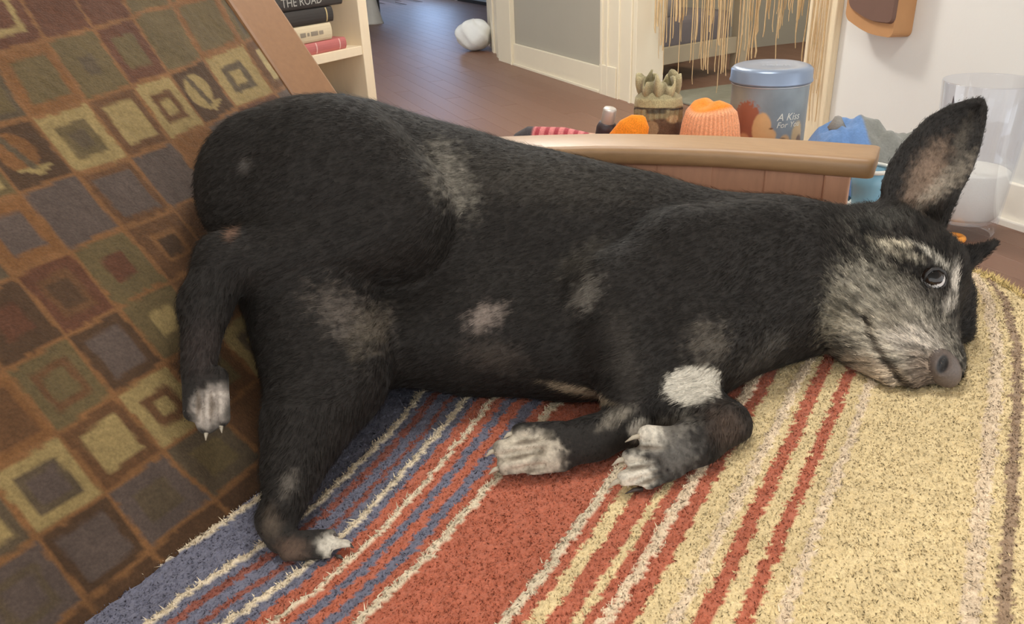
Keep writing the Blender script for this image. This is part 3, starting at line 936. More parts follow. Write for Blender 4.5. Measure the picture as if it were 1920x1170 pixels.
# neck
chain([(1360, 520, 1.065, 140), (1480, 522, 1.07, 135), (1590, 522, 1.065, 120)], 0.05, 1.15)
# upper hind leg: haunch, shank, hock, foot
cone((520, 350, 1.01, 150), (620, 350, 0.995, 160), 0.03, 1.25)
cone((620, 350, 0.995, 160), (735, 400, 0.98, 112), 0.03, 1.2)
cone((745, 425, 0.975, 92), (560, 480, 0.955, 76), 0.02)
cone((560, 480, 0.955, 76), (425, 490, 0.92, 50), 0.03)
chain([(422, 490, 0.92, 52), (385, 570, 0.90, 43), (372, 690, 0.875, 32)], 0.02)
# lower hind leg down to the foot planted on the blanket
chain([(560, 540, 1.02, 112), (600, 620, 0.975, 112), (612, 710, 0.94, 104), (572, 800, 0.885, 72), (548, 880, 0.845, 46), (533, 945, 0.81, 36)], 0.03)
chain([(533, 945, 0.81, 36), (515, 975, 0.805, 32), (530, 1018, 0.797, 28)], 0.012)
# shoulder, upper foreleg
chain([(1420, 455, 1.0, 72), (1290, 485, 0.98, 88), (1150, 545, 0.965, 70)], 0.035, 1.2)
chain([(1150, 545, 0.965, 72), (1165, 640, 0.95, 66), (1186, 730, 0.925, 54), (1180, 795, 0.905, 40)], 0.025)
chain([(1180, 795, 0.905, 40), (1110, 826, 0.89, 42), (1050, 840, 0.885, 46)], 0.015)
# lower foreleg, folded back on itself at the wrist
chain([(1230, 745, 0.945, 46), (1300, 775, 0.92, 47), (1362, 796, 0.898, 44)], 0.03)
chain([(1362, 798, 0.892, 43), (1300, 837, 0.866, 46), (1244, 862, 0.850, 45)], 0.012)
# head
chain([(1655, 482, 1.06, 102), (1712, 510, 1.045, 92)], 0.03)
chain([(1772, 555, 1.06, 50), (1778, 612, 1.045, 44)], 0.02)
cone((1622, 565, 1.025, 82), (1680, 595, 1.005, 72), 0.03)
chain([(1698, 590, 1.015, 84), (1736, 664, 0.972, 62)], 0.025)
chain([(1628, 640, 1.015, 68), (1690, 700, 0.966, 46)], 0.012)
cone((1745, 672, 0.968, 54), (1764, 686, 0.958, 38), 0.014)
cone((1700, 480, 0.98, 20), (1775, 500, 0.995, 22), 0.025)      # brow
cone((1690, 565, 0.975, 22), (1760, 560, 0.98, 18), 0.03)        # cheek bone
def front(px, py):
    """depth of the body's nearest surface at a spot"""
    d = gd; a = (px - 960.0) / FPX * d; b = (585.0 - py) / FPX * d
    i = np.clip(np.round((a - A0) / H).astype(int), 0, len(ga) - 1); j = np.clip(np.round((b - B0) / H).astype(int), 0, len(gb) - 1)
    v = S[i, j, np.arange(len(gd))]
    k = np.where(v < 0)[0]
    return float(gd[k[0]]) if len(k) else 1.0


_e = front(1748, 524)
cone((1744, 524, _e - 0.004, 15), (1752, 524, _e - 0.004, 14), 0.010, 1, True)   # eye socket
# lips
_m = [(1620, 592), (1630, 618), (1640, 642), (1656, 672), (1676, 700), (1692, 722), (1704, 736)]
chain([(x, y, front(x, y) - 0.001, 4) for x, y in _m], 0.008, 0.6, True)
# toes: (knuckle, tip) of each toe, radius px
def toes(lst, k=0.006):
    for p, q in lst: cone(p, q, k)
toes([((1045, 812, 0.885, 23), (976, 812, 0.884, 20)), ((1030, 834, 0.875, 24), (942, 842, 0.874, 20)), ((1030, 862, 0.870, 24), (950, 874, 0.869, 20)), ((1060, 884, 0.872, 20), (1000, 894, 0.870, 17))])
toes([((1275, 826, 0.862, 25), (1214, 816, 0.850, 20)), ((1248, 850, 0.850, 25), (1184, 856, 0.838, 19)), ((1238, 880, 0.842, 25), (1176, 896, 0.828, 20)), ((1268, 898, 0.842, 22), (1216, 914, 0.826, 17))])
toes([((545, 1018, 0.79, 22), (618, 1006, 0.79, 15)), ((555, 1030, 0.785, 23), (645, 1022, 0.782, 16)), ((545, 1040, 0.781, 21), (622, 1042, 0.776, 14))])
toes([((366, 715, 0.872, 24), (362, 772, 0.862, 19)), ((386, 708, 0.868, 25), (388, 795, 0.858, 20)), ((406, 708, 0.868, 22), (414, 784, 0.858, 18))])
for pts_ in (((1020, 820), (980, 825), (940, 829)), ((1015, 846), (970, 852), (930, 860)), ((1020, 874), (990, 880), (955, 885)),
             ((1250, 838), (1215, 836), (1180, 838)), ((1235, 866), (1200, 872), (1160, 878)), ((1240, 892), (1210, 900), (1180, 908)),
             ((600, 1013), (625, 1013), (650, 1012)), ((600, 1033), (625, 1034), (645, 1034)),
             ((376, 730), (374, 760), (374, 800)), ((396, 730), (400, 760), (402, 795))):
    q_ = [(x, y, front(x, y)) for x, y in pts_]
    q_ = [(x, y, (d if d < 0.95 else q_[0][2]) - 0.002, 6) for x, y, d in q_]
    chain(q_, 0.005, 0.45, True)


# ears: curved leaves
def ear(left, right, dep, r, cup, n=46, mcross=20):
    tt = np.linspace(0, 1, n)
    lx = np.interp(tt, np.linspace(0, 1, len(left)), [p[0] for p in left]); ly = np.interp(tt, np.linspace(0, 1, len(left)), [p[1] for p in left])
    rx = np.interp(tt, np.linspace(0, 1, len(right)), [p[0] for p in right]); ry = np.interp(tt, np.linspace(0, 1, len(right)), [p[1] for p in right])
    d_ = np.interp(tt, np.linspace(0, 1, len(dep)), dep)
    pts = []
    for i in range(n):
        for j in range(mcross):
            s = j / (mcross - 1)
            c_ = cup * (1 - (2 * s - 1) ** 2) * (1 - 0.75 * tt[i])
            pts.append(L(lx[i] * (1 - s) + rx[i] * s, ly[i] * (1 - s) + ry[i] * s, d_[i] + c_))
    P = np.array(pts, np.float32)
    def fn(a, b, d):
        out = np.full(np.broadcast_shapes(a.shape, b.shape, d.shape), 1.0, np.float32)
        for p in P:
            i = np.where(np.abs(a[:, 0, 0] - p[0]) < 0.022)[0]; j = np.where(np.abs(b[0, :, 0] - p[1]) < 0.022)[0]; k = np.where(np.abs(d[0, 0, :] - p[2]) < 0.022)[0]
            if not (len(i) and len(j) and len(k)): continue
            w_ = (slice(i[0], i[-1] + 1), slice(j[0], j[-1] + 1), slice(k[0], k[-1] + 1))
            x = np.sqrt((a[w_[0]] - p[0]) ** 2 + (b[:, w_[1]] - p[1]) ** 2 + (d[:, :, w_[2]] - p[2]) ** 2) - r
            out[w_] = np.minimum(out[w_], x)
        return out
    put(fn, P.min(0) - r, P.max(0) + r, 0.012)


ear([(1662, 420), (1658, 352), (1672, 308), (1700, 268), (1738, 228), (1780, 203), (1818, 192), (1836, 190)],
    [(1760, 440), (1778, 395), (1795, 360), (1818, 315), (1833, 270), (1841, 232), (1844, 204), (1840, 191)],
    [1.05, 1.045, 1.055, 1.065, 1.08, 1.09, 1.095, 1.10], 0.0055, 0.030)
ear([(1772, 450), (1800, 466), (1835, 464), (1864, 456)], [(1800, 525), (1818, 502), (1842, 480), (1866, 457)], [1.09, 1.10, 1.115, 1.13], 0.0045, -0.01, 30, 14)

# rest on the blanket and against the back cushion
_a = ga[:, None, None]; _b = gb[None, :, None]; _d = gd[None, None, :]
wx = (CAM[0] + _d * FW[0] + _a * RT[0] + _b * UP[0]); wy = (CAM[1] + _d * FW[1] + _a * RT[1] + _b * UP[1]); wz = (CAM[2] + _d * FW[2] + _a * RT[2] + _b * UP[2])
S = -smin(-S, (wz - seat_z(wx) - 0.0055).astype(np.float32), 0.006)
bxs = (wx - back_x(wy, wz) - 0.004) * 0.79
S = -smin(-S, bxs.astype(np.float32), 0.010)
del wx, wy, wz, bxs


def surface_nets(F):
    n0, n1, n2 = F.shape
    ins = F < 0
    cs = np.zeros((n0 - 1, n1 - 1, n2 - 1), np.uint8)
    for i in (0, 1):
        for j in (0, 1):
            for k in (0, 1): cs += ins[i:n0 - 1 + i, j:n1 - 1 + j, k:n2 - 1 + k]
    act = (cs > 0) & (cs < 8)
    I = np.argwhere(act)
    vid = np.full(act.shape, -1, np.int32); vid[act] = np.arange(len(I))
    acc = np.zeros((len(I), 3)); cnt = np.zeros(len(I))
    offs = [(i, j, k) for i in (0, 1) for j in (0, 1) for k in (0, 1)]
    for o in offs:
        for ax in range(3):
            if o[ax] == 1: continue
            o2 = list(o); o2[ax] = 1
            f0 = F[I[:, 0] + o[0], I[:, 1] + o[1], I[:, 2] + o[2]]; f1 = F[I[:, 0] + o2[0], I[:, 1] + o2[1], I[:, 2] + o2[2]]
            m_ = (f0 < 0) != (f1 < 0)
            t = f0[m_] / (f0[m_] - f1[m_])
            p = I[m_] + np.array(o, float); p[:, ax] += t
            acc[m_] += p; cnt[m_] += 1
    vv = acc / cnt[:, None]
    quads = []
    for ax in range(3):
        b_, c_ = (ax + 1) % 3, (ax + 2) % 3
        sl0 = [slice(1, -1)] * 3; sl1 = [slice(1, -1)] * 3
        sl0[ax] = slice(0, -1); sl1[ax] = slice(1, None)
        m_ = ins[tuple(sl0)] != ins[tuple(sl1)]
        E_ = np.argwhere(m_); base = np.ones(3, int); base[ax] = 0; E_ = E_ + base
        fl = ins[E_[:, 0], E_[:, 1], E_[:, 2]]
        def g(db, dc):
            e = E_.copy(); e[:, b_] -= db; e[:, c_] -= dc
            return vid[e[:, 0], e[:, 1], e[:, 2]]
        q = np.stack([g(1, 1), g(0, 1), g(0, 0), g(1, 0)], -1)
        q[~fl] = q[~fl][:, ::-1]
        quads.append(q)
    q = np.concatenate(quads)
    return vv, q[(q >= 0).all(1)]


gv, gq = surface_nets(S)
lv = np.stack([A0 + gv[:, 0] * H, B0 + gv[:, 1] * H, D0 + gv[:, 2] * H], -1)
# light smoothing
nb = np.zeros_like(lv); cn = np.zeros(len(lv))
for _ in range(2):
    nb[:] = 0; cn[:] = 0
    for i in range(4):
        np.add.at(nb, gq[:, i], lv[gq[:, (i + 1) % 4]]); np.add.at(cn, gq[:, i], 1)
    lv = lv * 0.5 + 0.5 * nb / np.maximum(cn, 1)[:, None]
fnm = np.cross(lv[gq[:, 2]] - lv[gq[:, 0]], lv[gq[:, 3]] - lv[gq[:, 1]])
ln = np.zeros_like(lv)
for i in range(4): np.add.at(ln, gq[:, i], fnm)
ln /= np.maximum(np.linalg.norm(ln, axis=1), 1e-12)[:, None]
vpx = 960 + FPX * lv[:, 0] / lv[:, 2]; vpy = 585 - FPX * lv[:, 1] / lv[:, 2]


def surf(px, py, r=4.0):
    """the coat point seen at a spot, with its normal (camera frame)"""
    m_ = np.where((np.abs(vpx - px) < r) & (np.abs(vpy - py) < r))[0]
    if not len(m_): return surf(px, py, r * 2)
    i = m_[np.argmin(lv[m_, 2])]
    return lv[i], ln[i]


BLACK = (43, 40, 38)
coat = np.repeat(lin(BLACK)[None], len(lv), 0)
n1 = vnoise(lv[:, 0] * 160 + 11, lv[:, 1] * 160 + lv[:, 2] * 90)


def mark(px, py, rx, ry, rot, c, strength=1.0, soft=0.5, streak=0.4, dr=0.08, f=(150, 150)):
    """coat marking centred on a point of the body, in metres on the body"""
    global coat
    p, n_ = surf(px, py)
    k = p[2] / FPX
    u = lv[:, 0] - p[0]; v = -(lv[:, 1] - p[1]); th = math.radians(rot)
    x = (u * math.cos(th) + v * math.sin(th)) / (rx * k); y = (-u * math.sin(th) + v * math.cos(th)) / (ry * k)
    d = np.sqrt(x * x + y * y) + streak * (vnoise(x * rx / f[0] * 20 + px, y * ry / f[1] * 20 + py) - 0.5)
    w_ = sstep(1.0 + soft * 0.5, 1.0 - soft, d) * strength * sstep(dr, dr * 0.6, np.abs(lv[:, 2] - p[2]))
    coat = coat * (1 - w_[:, None]) + lin(c) * w_[:, None]


WHT, GRY, TAN = (236, 232, 222), (150, 143, 134), (150, 118, 100)
# chest, belly and flank
mark(1296, 716, 62, 36, -12, WHT, 1.0, 0.2, 0.3)
mark(1330, 640, 45, 40, -50, GRY, 0.35, 0.8, 1.2)
mark(1085, 735, 62, 10, 14, (190, 174, 150), 0.8, 0.6, 0.6)
mark(850, 330, 40, 80, -22, (150, 146, 138), 0.75, 0.9, 1.0)
mark(1010, 330, 240, 60, 6, (80, 76, 70), 0.45, 0.9, 0.5)
mark(910, 590, 40, 24, -30, (160, 148, 142), 0.75, 0.8, 0.9)
mark(650, 585, 70, 40, 35, (120, 112, 106), 0.6, 0.9, 1.3)  # grey-brown groin patches, their highlights painted into the coat
mark(700, 620, 30, 50, 10, (124, 116, 104), 0.5, 0.9, 1.0)
mark(930, 670, 70, 30, 10, (92, 84, 78), 0.5, 0.9, 0.8)
mark(1100, 548, 26, 38, 25, (150, 146, 140), 0.6, 0.9, 1.0)  # highlight on the elbow, painted into the coat colour
mark(1090, 480, 60, 24, -35, (96, 92, 86), 0.5, 0.9, 1.0)  # painted highlight along the rear edge of the upper foreleg
mark(434, 432, 12, 20, -10, TAN, 0.7, 0.8, 0.4)
mark(458, 306, 16, 14, 0, (104, 100, 98), 0.7, 0.9, 0.4)
mark(1170, 660, 30, 90, -8, (82, 78, 74), 0.5, 0.9, 0.6)
mark(1440, 660, 60, 30, -30, (96, 94, 92), 0.5, 0.9, 1.2)
# paws
mark(985, 850, 72, 46, 0, (214, 206, 192), 1.0, 0.35, 0.3)
mark(1010, 846, 10, 34, 30, (130, 120, 106), 0.6, 0.8, 0.3)
mark(1155, 780, 40, 14, -30, (160, 154, 144), 0.7, 0.8, 0.5)
mark(1192, 890, 44, 38, -20, WHT, 1.0, 0.3, 0.3, 0.05)
mark(1218, 818, 32, 28, 0, WHT, 1.0, 0.3, 0.3, 0.05)
mark(1262, 850, 50, 44, -25, (118, 116, 114), 0.7, 0.7, 1.2)
mark(1265, 800, 50, 16, -25, (150, 146, 140), 0.5, 0.9, 1.4)
mark(1365, 800, 44, 40, 0, (92, 78, 70), 0.8, 0.7, 0.3)
mark(630, 1020, 36, 20, 8, WHT, 0.95, 0.5, 0.4, 0.05)
mark(540, 1030, 36, 22, 0, (112, 92, 80), 0.7, 0.7, 0.4, 0.05)
mark(505, 985, 22, 36, 0, (104, 92, 80), 0.6, 0.7, 0.4, 0.05)
mark(545, 905, 14, 24, 0, (128, 122, 116), 0.6, 0.9, 0.9, 0.05)
mark(400, 760, 34, 44, 20, (196, 188, 182), 0.95, 0.5, 0.4)
mark(380, 650, 40, 60, 0, (70, 60, 58), 0.5, 0.9, 0.4)
# greying face
mark(1690, 610, 120, 70, 40, (200, 194, 182), 0.62, 0.8, 0.9, 0.1, (60, 60))
mark(1640, 640, 60, 42, 55, (228, 220, 204), 0.75, 0.8, 1.0, 0.1, (60, 60))
mark(1715, 640, 50, 34, 10, (224, 216, 208), 0.85, 0.7, 0.7, 0.1, (60, 60))
mark(1650, 702, 58, 26, 38, (222, 204, 182), 0.9, 0.6, 0.5, 0.1)
mark(1620, 545, 55, 75, 20, (170, 166, 154), 0.6, 0.9, 1.6, 0.1, (60, 60))
mark(1570, 590, 30, 55, 10, (168, 162, 146), 0.6, 0.9, 1.5, 0.1, (60, 60))
mark(1665, 455, 34, 10, 8, (232, 224, 204), 0.85, 0.8, 0.9, 0.1)
mark(1700, 478, 36, 10, 20, (176, 170, 156), 0.7, 0.8, 0.9, 0.1)
mark(1755, 480, 44, 9, 38, (226, 222, 212), 0.8, 0.8, 0.7, 0.1)
mark(1793, 530, 11, 42, 12, (232, 226, 218), 0.85, 0.7, 0.5, 0.1)
mark(1782, 570, 22, 14, -50, (214, 208, 200), 0.75, 0.8, 0.5, 0.1)
mark(1650, 410, 70, 20, -8, (104, 104, 100), 0.5, 0.9, 1.5, 0.1, (60, 60))
mark(1745, 545, 46, 20, 0, (86, 82, 78), 0.6, 0.8, 0.5, 0.1)
mark(1747, 522, 24, 20, 0, (46, 42, 40), 0.9, 0.4, 0.1, 0.05)
mark(1735, 695, 42, 40, 0, (150, 134, 122), 0.8, 0.6, 0.3, 0.06)
mark(1800, 620, 22, 30, 0, (104, 100, 96), 0.5, 0.8, 0.6)
for x, y in ((1624, 604), (1635, 630), (1648, 657), (1666, 686), (1684, 711), (1698, 729)):
    mark(x, y, 6, 18, -32, (66, 58, 52), 0.9, 0.5, 0.1, 0.04)
for (x, y, a_) in ((985, 825, 80), (975, 853, 76), (988, 880, 78), (1215, 837, 88), (1200, 872, 80), (1210, 900, 72), (375, 760, 0), (400, 760, -4)):
    mark(x, y, 4, 30, a_, (118, 106, 94), 0.75, 0.7, 0.2, 0.03)  # creases between the toes, shade painted into the coat
# inner ear
mark(1735, 330, 36, 90, 32, (156, 134, 118), 0.75, 0.7, 0.5, 0.06)
mark(1765, 345, 16, 80, 48, (190, 180, 166), 0.6, 0.9, 0.9, 0.06)
mark(1800, 270, 12, 60, 25, (112, 106, 98), 0.6, 0.9, 0.6, 0.06)
# fine streaks of dark and pale hair fanning back from the nose
_f = lv - L(1760, 670, 0.95); _rad = np.hypot(_f[:, 0], _f[:, 1]); _an = np.arctan2(_f[:, 1], _f[:, 0])
_fm = sstep(1530, 1580, vpx) * sstep(390, 430, vpy)
_st = vnoise(_an * 34 + 3, _rad * 90) * 0.6 + vnoise(_an * 15 + 40, _rad * 40 + 9) * 0.4
coat = coat * (1 + _fm * (np.clip((_st - 0.47) * 2.6, -0.7, 0.75)))[:, None]
coat = coat * (0.63 + 0.18 * n1[:, None]) * np.array([1.05, 0.99, 0.90])

M_COAT = painted('dog_coat', 0.7, 0.18, 300, 0.25, 500, 0.2, 0.05, 0.002)
M_FUR = lit_as_grown(painted('dog_hair', 0.65, 0.1, 300, 0.0, 500, 0.14))
wv_ = to_world(lv)
dog = mesh_np('dog', wv_, gq, M_COAT, None, True, coat)
tag(dog, 'black dog with white chest and greying muzzle lying on the striped blanket', 'dog')

# short hair standing off the coat, lying from nose to tail and down the legs
nose_l = L(1772, 690, 0.96)
isface = (vpx > 1540) & (vpy > 380)
isleg = ((vpy > 760) & (vpx < 1420)) | ((vpx < 480) & (vpy > 500))
flow = np.tile(np.array([-0.85, -0.45, 0.1]), (len(lv), 1))
fdir = lv - nose_l; fdir /= np.linalg.norm(fdir, axis=1)[:, None]
flow[isface] = fdir[isface]
flow[isleg] = (-0.35, -0.9, 0.0)
earm = (vpy < 400) & (vpx > 1640)
flow[earm] = (0.5, 0.85, 0)
flow -= (flow * ln).sum(1)[:, None] * ln
flow /= np.maximum(np.linalg.norm(flow, axis=1), 1e-6)[:, None]
NH = 170000
wgt = np.where(isface, 2.6, 1.0) * np.where(ln[:, 2] < 0.35, 1.0, 0.25) * np.where(earm, 0.8, 1.0)
paw = ((vpy > 795) & (vpx < 1330) & (vpx > 880)) | ((vpy > 965) & (vpx < 700)) | ((vpy > 700) & (vpx < 450))
wgt = np.where(paw, 0.25, wgt)
pk = rng.choice(len(lv), NH, p=wgt / wgt.sum())
b0 = lv[pk] + rng.normal(0, 0.0012, (NH, 3))
jit = rng.normal(0, 0.22, (NH, 3))
dr = flow[pk] + 0.16 * ln[pk] + jit * 0.6; dr /= np.linalg.norm(dr, axis=1)[:, None]
Ln = np.where(isface[pk], 0.0065, np.where(paw[pk], 0.003, np.where(earm[pk], 0.0045, 0.0085)))[:, None] * (0.6 + 0.8 * rng.random((NH, 1)))
sd = np.cross(dr, ln[pk]); sd /= np.maximum(np.linalg.norm(sd, axis=1), 1e-6)[:, None]
wd = np.where(isface[pk], 0.00045, 0.0005)[:, None]
hv = np.stack([b0 - sd * wd, b0 + sd * wd, b0 + dr * Ln + ln[pk] * 0.0004], 1).reshape(-1, 3)
hc = np.repeat(coat[pk] * (0.62 + 0.6 * rng.random((NH, 1))), 3, 0)
hwld = to_world(hv)
keep = (hwld.reshape(-1, 3, 3)[:, :, 2] > seat_z(hwld.reshape(-1, 3, 3)[:, :, 0]) + 0.004).all(1)
hn = to_world(ln[pk] + rng.normal(0, 0.18, (NH, 3))) - CAM
hn /= np.linalg.norm(hn, axis=1)[:, None]
fur = blades('fur', hwld.reshape(-1, 3, 3)[keep].reshape(-1, 3), hn[keep], M_FUR, dog, hc.reshape(-1, 3, 3)[keep].reshape(-1, 3))
fur['kind'] = 'stuff'

# eye
ep = L(1748, 524, 0.0); es, en = surf(1768, 530); es2, _ = surf(1722, 520)
ed = (es[2] + es2[2]) / 2
ec = L(1748, 523, ed + 0.0045)
er = 0.0142
eu, ev = 40, 28
Vv = []; Cc = []
look = np.array([-0.36, 0.40, -0.84]); look /= np.linalg.norm(look)
for j in range(ev + 1):
    for i in range(eu):
        th = 2 * math.pi * i / eu; ph = math.pi * j / ev
        n_ = np.array([math.sin(ph) * math.cos(th), math.sin(ph) * math.sin(th), -math.cos(ph)])
        Vv.append(ec + er * n_)
        q = math.acos(max(-1, min(1, float(n_ @ look))))
        Cc.append((10, 9, 9) if q < 0.50 else ((36, 26, 20) if q < 0.98 else ((24, 20, 18) if q < 1.04 else (206, 200, 196))))
Qq = [(j * eu + i, j * eu + (i + 1) % eu, (j + 1) * eu + (i + 1) % eu, (j + 1) * eu + i) for j in range(ev) for i in range(eu)]
M_EYE = painted('eye_wet', 0.05, 0.02, 100, 0.0, 100, 0.4)
eye = mesh_np('eye', to_world(np.array(Vv)), Qq, M_EYE, dog, True, np.array([lin(c) for c in Cc]))
eye['label'] = 'dark eye showing a crescent of white'


# eyelids
def lid(pts, r, name, colr):
    q = []
    for (x, y, dd) in pts:
        v_ = L(x, y, ed + 0.0045); v_ = v_ - ec
        rr = math.hypot(v_[0], v_[1])
        zz = -math.sqrt(max((er + 0.001) ** 2 - rr * rr, (0.25 * er) ** 2))
        q.append(to_world(ec + np.array([v_[0], v_[1], zz])))
    pr = [(r * math.cos(a), r * math.sin(a)) for a in np.linspace(0, 2 * math.pi, 9)[:-1]]
    o = sweep(name, q, pr, plain('lid_' + name, colr, 0.5), dog, up=tuple(-FW), sm=True, scale=[0.6] + [1] * (len(q) - 2) + [0.6])
    return o
lid([(1727, 528, 0), (1731, 514, 0), (1740, 506, 0), (1752, 505, 0), (1762, 511, 0), (1768, 522, 0)], 0.0022, 'upper_eyelid', (34, 31, 30))
lid([(1727, 528, 0), (1733, 537, 0), (1743, 543, 0), (1754, 543, 0), (1764, 536, 0), (1768, 522, 0)], 0.0020, 'lower_eyelid', (48, 44, 42))

# nose pad with nostril
HN = 0.0011
nc = L(1772, 689, front(1760, 686) + 0.001)
g1 = np.arange(-0.034, 0.034, HN)
NA, NB, ND = np.meshgrid(g1, g1, g1, indexing='ij')
k1 = 0.94 / FPX
def rot2(a, b, t): return a * math.cos(t) + b * math.sin(t), -a * math.sin(t) + b * math.cos(t)
xr, yr = rot2(NA, NB, math.radians(-62))
FN = np.sqrt((xr / 1.15) ** 2 + (yr / 0.80) ** 2 + ((ND - 0.004) / 0.72) ** 2) - 0.0225
xs_, ys_ = rot2(NA + 12 * k1, NB - 7 * k1, math.radians(-15))
nos = np.sqrt((xs_ / 0.9) ** 2 + (ys_ / 1.8) ** 2 + ((ND + 0.012) / 1.0) ** 2) - 0.0060
FN = -smin(-FN, nos, 0.005)
nos2 = np.sqrt((NA - 14 * k1) ** 2 + ((NB + 16 * k1) / 1.2) ** 2 + ((ND + 0.014) / 1.2) ** 2) - 0.002
fv_, fq_ = surface_nets(FN.astype(np.float32))
fl_ = fv_ * HN - 0.034 + nc
_nx, _ny = rot2((fv_[:, 0] * HN - 0.034) + 12 * k1, (fv_[:, 1] * HN - 0.034) - 7 * k1, math.radians(-15))
_nd = np.hypot(_nx / 0.0060, _ny / 0.0115)
ncol = lin((92, 80, 73)) * (1 - sstep(1.15, 0.75, _nd)[:, None]) + lin((26, 22, 21)) * sstep(1.15, 0.75, _nd)[:, None]  # shade of the nostril hollow painted into the nose colour
M_NOSE = painted('nose_leather', 0.42, 0.15, 400, 0.4, 900, 0.4, 0.0, 0.001)
nz = mesh_np('nose', to_world(fl_), fq_, M_NOSE, dog, True, ncol)
nz['label'] = 'brown-black nose with open nostril'

# claws
M_CLAW = plain('claw_horn', (172, 160, 140), 0.4, 0.15, 200)
M_CLAWD = plain('claw_horn_dark', (60, 52, 46), 0.4, 0.15, 200)
def claw(p, q, r, mat):
    a, b = to_world(L(*p)), to_world(L(*q))
    mid = (a + b) / 2 + np.array([0, 0, 0.002])
    pr = [(r * math.cos(t), r * math.sin(t)) for t in np.linspace(0, 2 * math.pi, 9)[:-1]]
    sweep('claw', [a, mid, b], pr, mat, dog, up=tuple(-FW), sm=True, scale=[1, 0.8, 0.15])
for (x0, y0), (x1, y1), r_, m_ in (((962, 813), (944, 822), 0.0032, M_CLAW), ((928, 845), (910, 857), 0.0032, M_CLAW), ((936, 878), (916, 890), 0.0032, M_CLAW),
                             ((1202, 817), (1172, 829), 0.0030, M_CLAW), ((1172, 860), (1147, 873), 0.0032, M_CLAW), ((1164, 900), (1140, 916), 0.0034, M_CLAW), ((1204, 917), (1172, 926), 0.0028, M_CLAWD),
                             ((650, 1022), (664, 1028), 0.0026, M_CLAWD), ((630, 1044), (646, 1049), 0.0024, M_CLAWD), ((622, 1004), (634, 1006), 0.0022, M_CLAWD),
                             ((388, 808), (386, 826), 0.0028, M_CLAW), ((415, 796), (416, 812), 0.0028, M_CLAW)):
    d_ = surf(x0, y0)[0][2] + 0.006
    claw((x0, y0, d_), (x1, y1, d_ - 0.004), r_, m_)
# ------------------------------------------------------------------ bookshelf behind the sofa
bs = thing('bookshelf', 'pale birch bookshelf standing behind the sofa back, stacked books on its shelf', 'bookshelf', (-1.53, 1.3, 0.006))
BO = Vector((-1.53, 1.3, 0.006))
def to_bs(o):
    o.parent = bs; o.matrix_parent_inverse = Matrix.Translation(-BO); return o
to_bs(box('side_panel', (-1.66, 1.594, 0.0065), (-1.40, 1.627, 1.30), M_SHELF, None, 0.0015))
to_bs(box('side_panel', (-1.66, 0.95, 0.0065), (-1.40, 0.983, 1.30), M_SHELF, None, 0.0015))
to_bs(box('back_panel', (-1.672, 0.95, 0.0065), (-1.66, 1.627, 1.30), plain('shelf_back', (176, 146, 104), 0.6), None, 0.001))
for z in (0.05, 0.40, 0.726, 1.06, 1.278):
    to_bs(box('shelf', (-1.66, 0.983, z), (-1.402, 1.594, z + 0.022), M_SHELF, None, 0.0015))
SH = 0.748


def book(label, x0, x1, y0, y1, z0, z1, cover, pages=(214, 204, 182), bands=(), name='book', words=None, wc=(190, 188, 180), wsize=0.016, wy=None, rough=0.5):
    """a book lying flat, its spine towards the room"""
    b = thing(name, label, 'book', ((x0 + x1) / 2, (y0 + y1) / 2, z0), group=None)
    O = Vector(((x0 + x1) / 2, (y0 + y1) / 2, z0))
    def ch(o):
        o.parent = b; o.matrix_parent_inverse = Matrix.Translation(-O); return o
    mc = plain('cover_' + '_'.join(str(v) for v in cover), cover, rough, 0.06, 40)
    bm = bmesh.new()
    t = 0.0025
    add_box(bm, (x0, y0, z0), (x1, y1, z0 + t), 0.0006)
    add_box(bm, (x0, y0, z1 - t), (x1, y1, z1), 0.0006)
    # rounded spine
    n = 8; vs = []
    for j, y in enumerate((y0, y1)):
        for i in range(n + 1):
            a = -math.pi / 2 + math.pi * i / n
            vs.append(bm.verts.new((x1 + 0.006 * math.cos(a), y, (z0 + z1) / 2 + (z1 - z0) / 2 * math.sin(a))))
    for i in range(n):
        bm.faces.new([vs[i], vs[i + 1], vs[n + 2 + i], vs[n + 1 + i]])
    bm.faces.new(vs[:n + 1]); bm.faces.new(vs[n + 1:])
    ch(bm_obj('cover', bm, mc))
    ch(box('page_block', (x0 + 0.004, y0 + 0.003, z0 + t), (x1 - 0.001, y1 - 0.003, z1 - t), plain('paper', pages, 0.8, 0.05, 90, stretch=(1, 1, 60)), None, 0))
    for (ya, yb, c, zs) in bands:
        bm = bmesh.new(); vv = []
        for y in (ya, yb):
            for i in range(n + 1):
                a = (-math.pi / 2 + math.pi * i / n) * zs
                vv.append(bm.verts.new((x1 + 0.0066 * math.cos(a), y, (z0 + z1) / 2 + (z1 - z0) / 2 * math.sin(a))))
        for i in range(n): bm.faces.new([vv[i], vv[i + 1], vv[n + 2 + i], vv[n + 1 + i]])
        ch(bm_obj('spine_band', bm, plain('band_' + '_'.join(str(v) for v in c), c, 0.5)))
    if words:
        me = text_mesh(words, wsize, 0.0003)
        M = Matrix(((0, 0, 1, x1 + 0.0066), (1, 0, 0, wy if wy else (y0 + y1) / 2), (0, 1, 0, (z0 + z1) / 2), (0, 0, 0, 1)))
        me.transform(M)
        o = link('lettering', me, plain('ink_' + '_'.join(str(v) for v in wc), wc, 0.6)); ch(o)
    return b


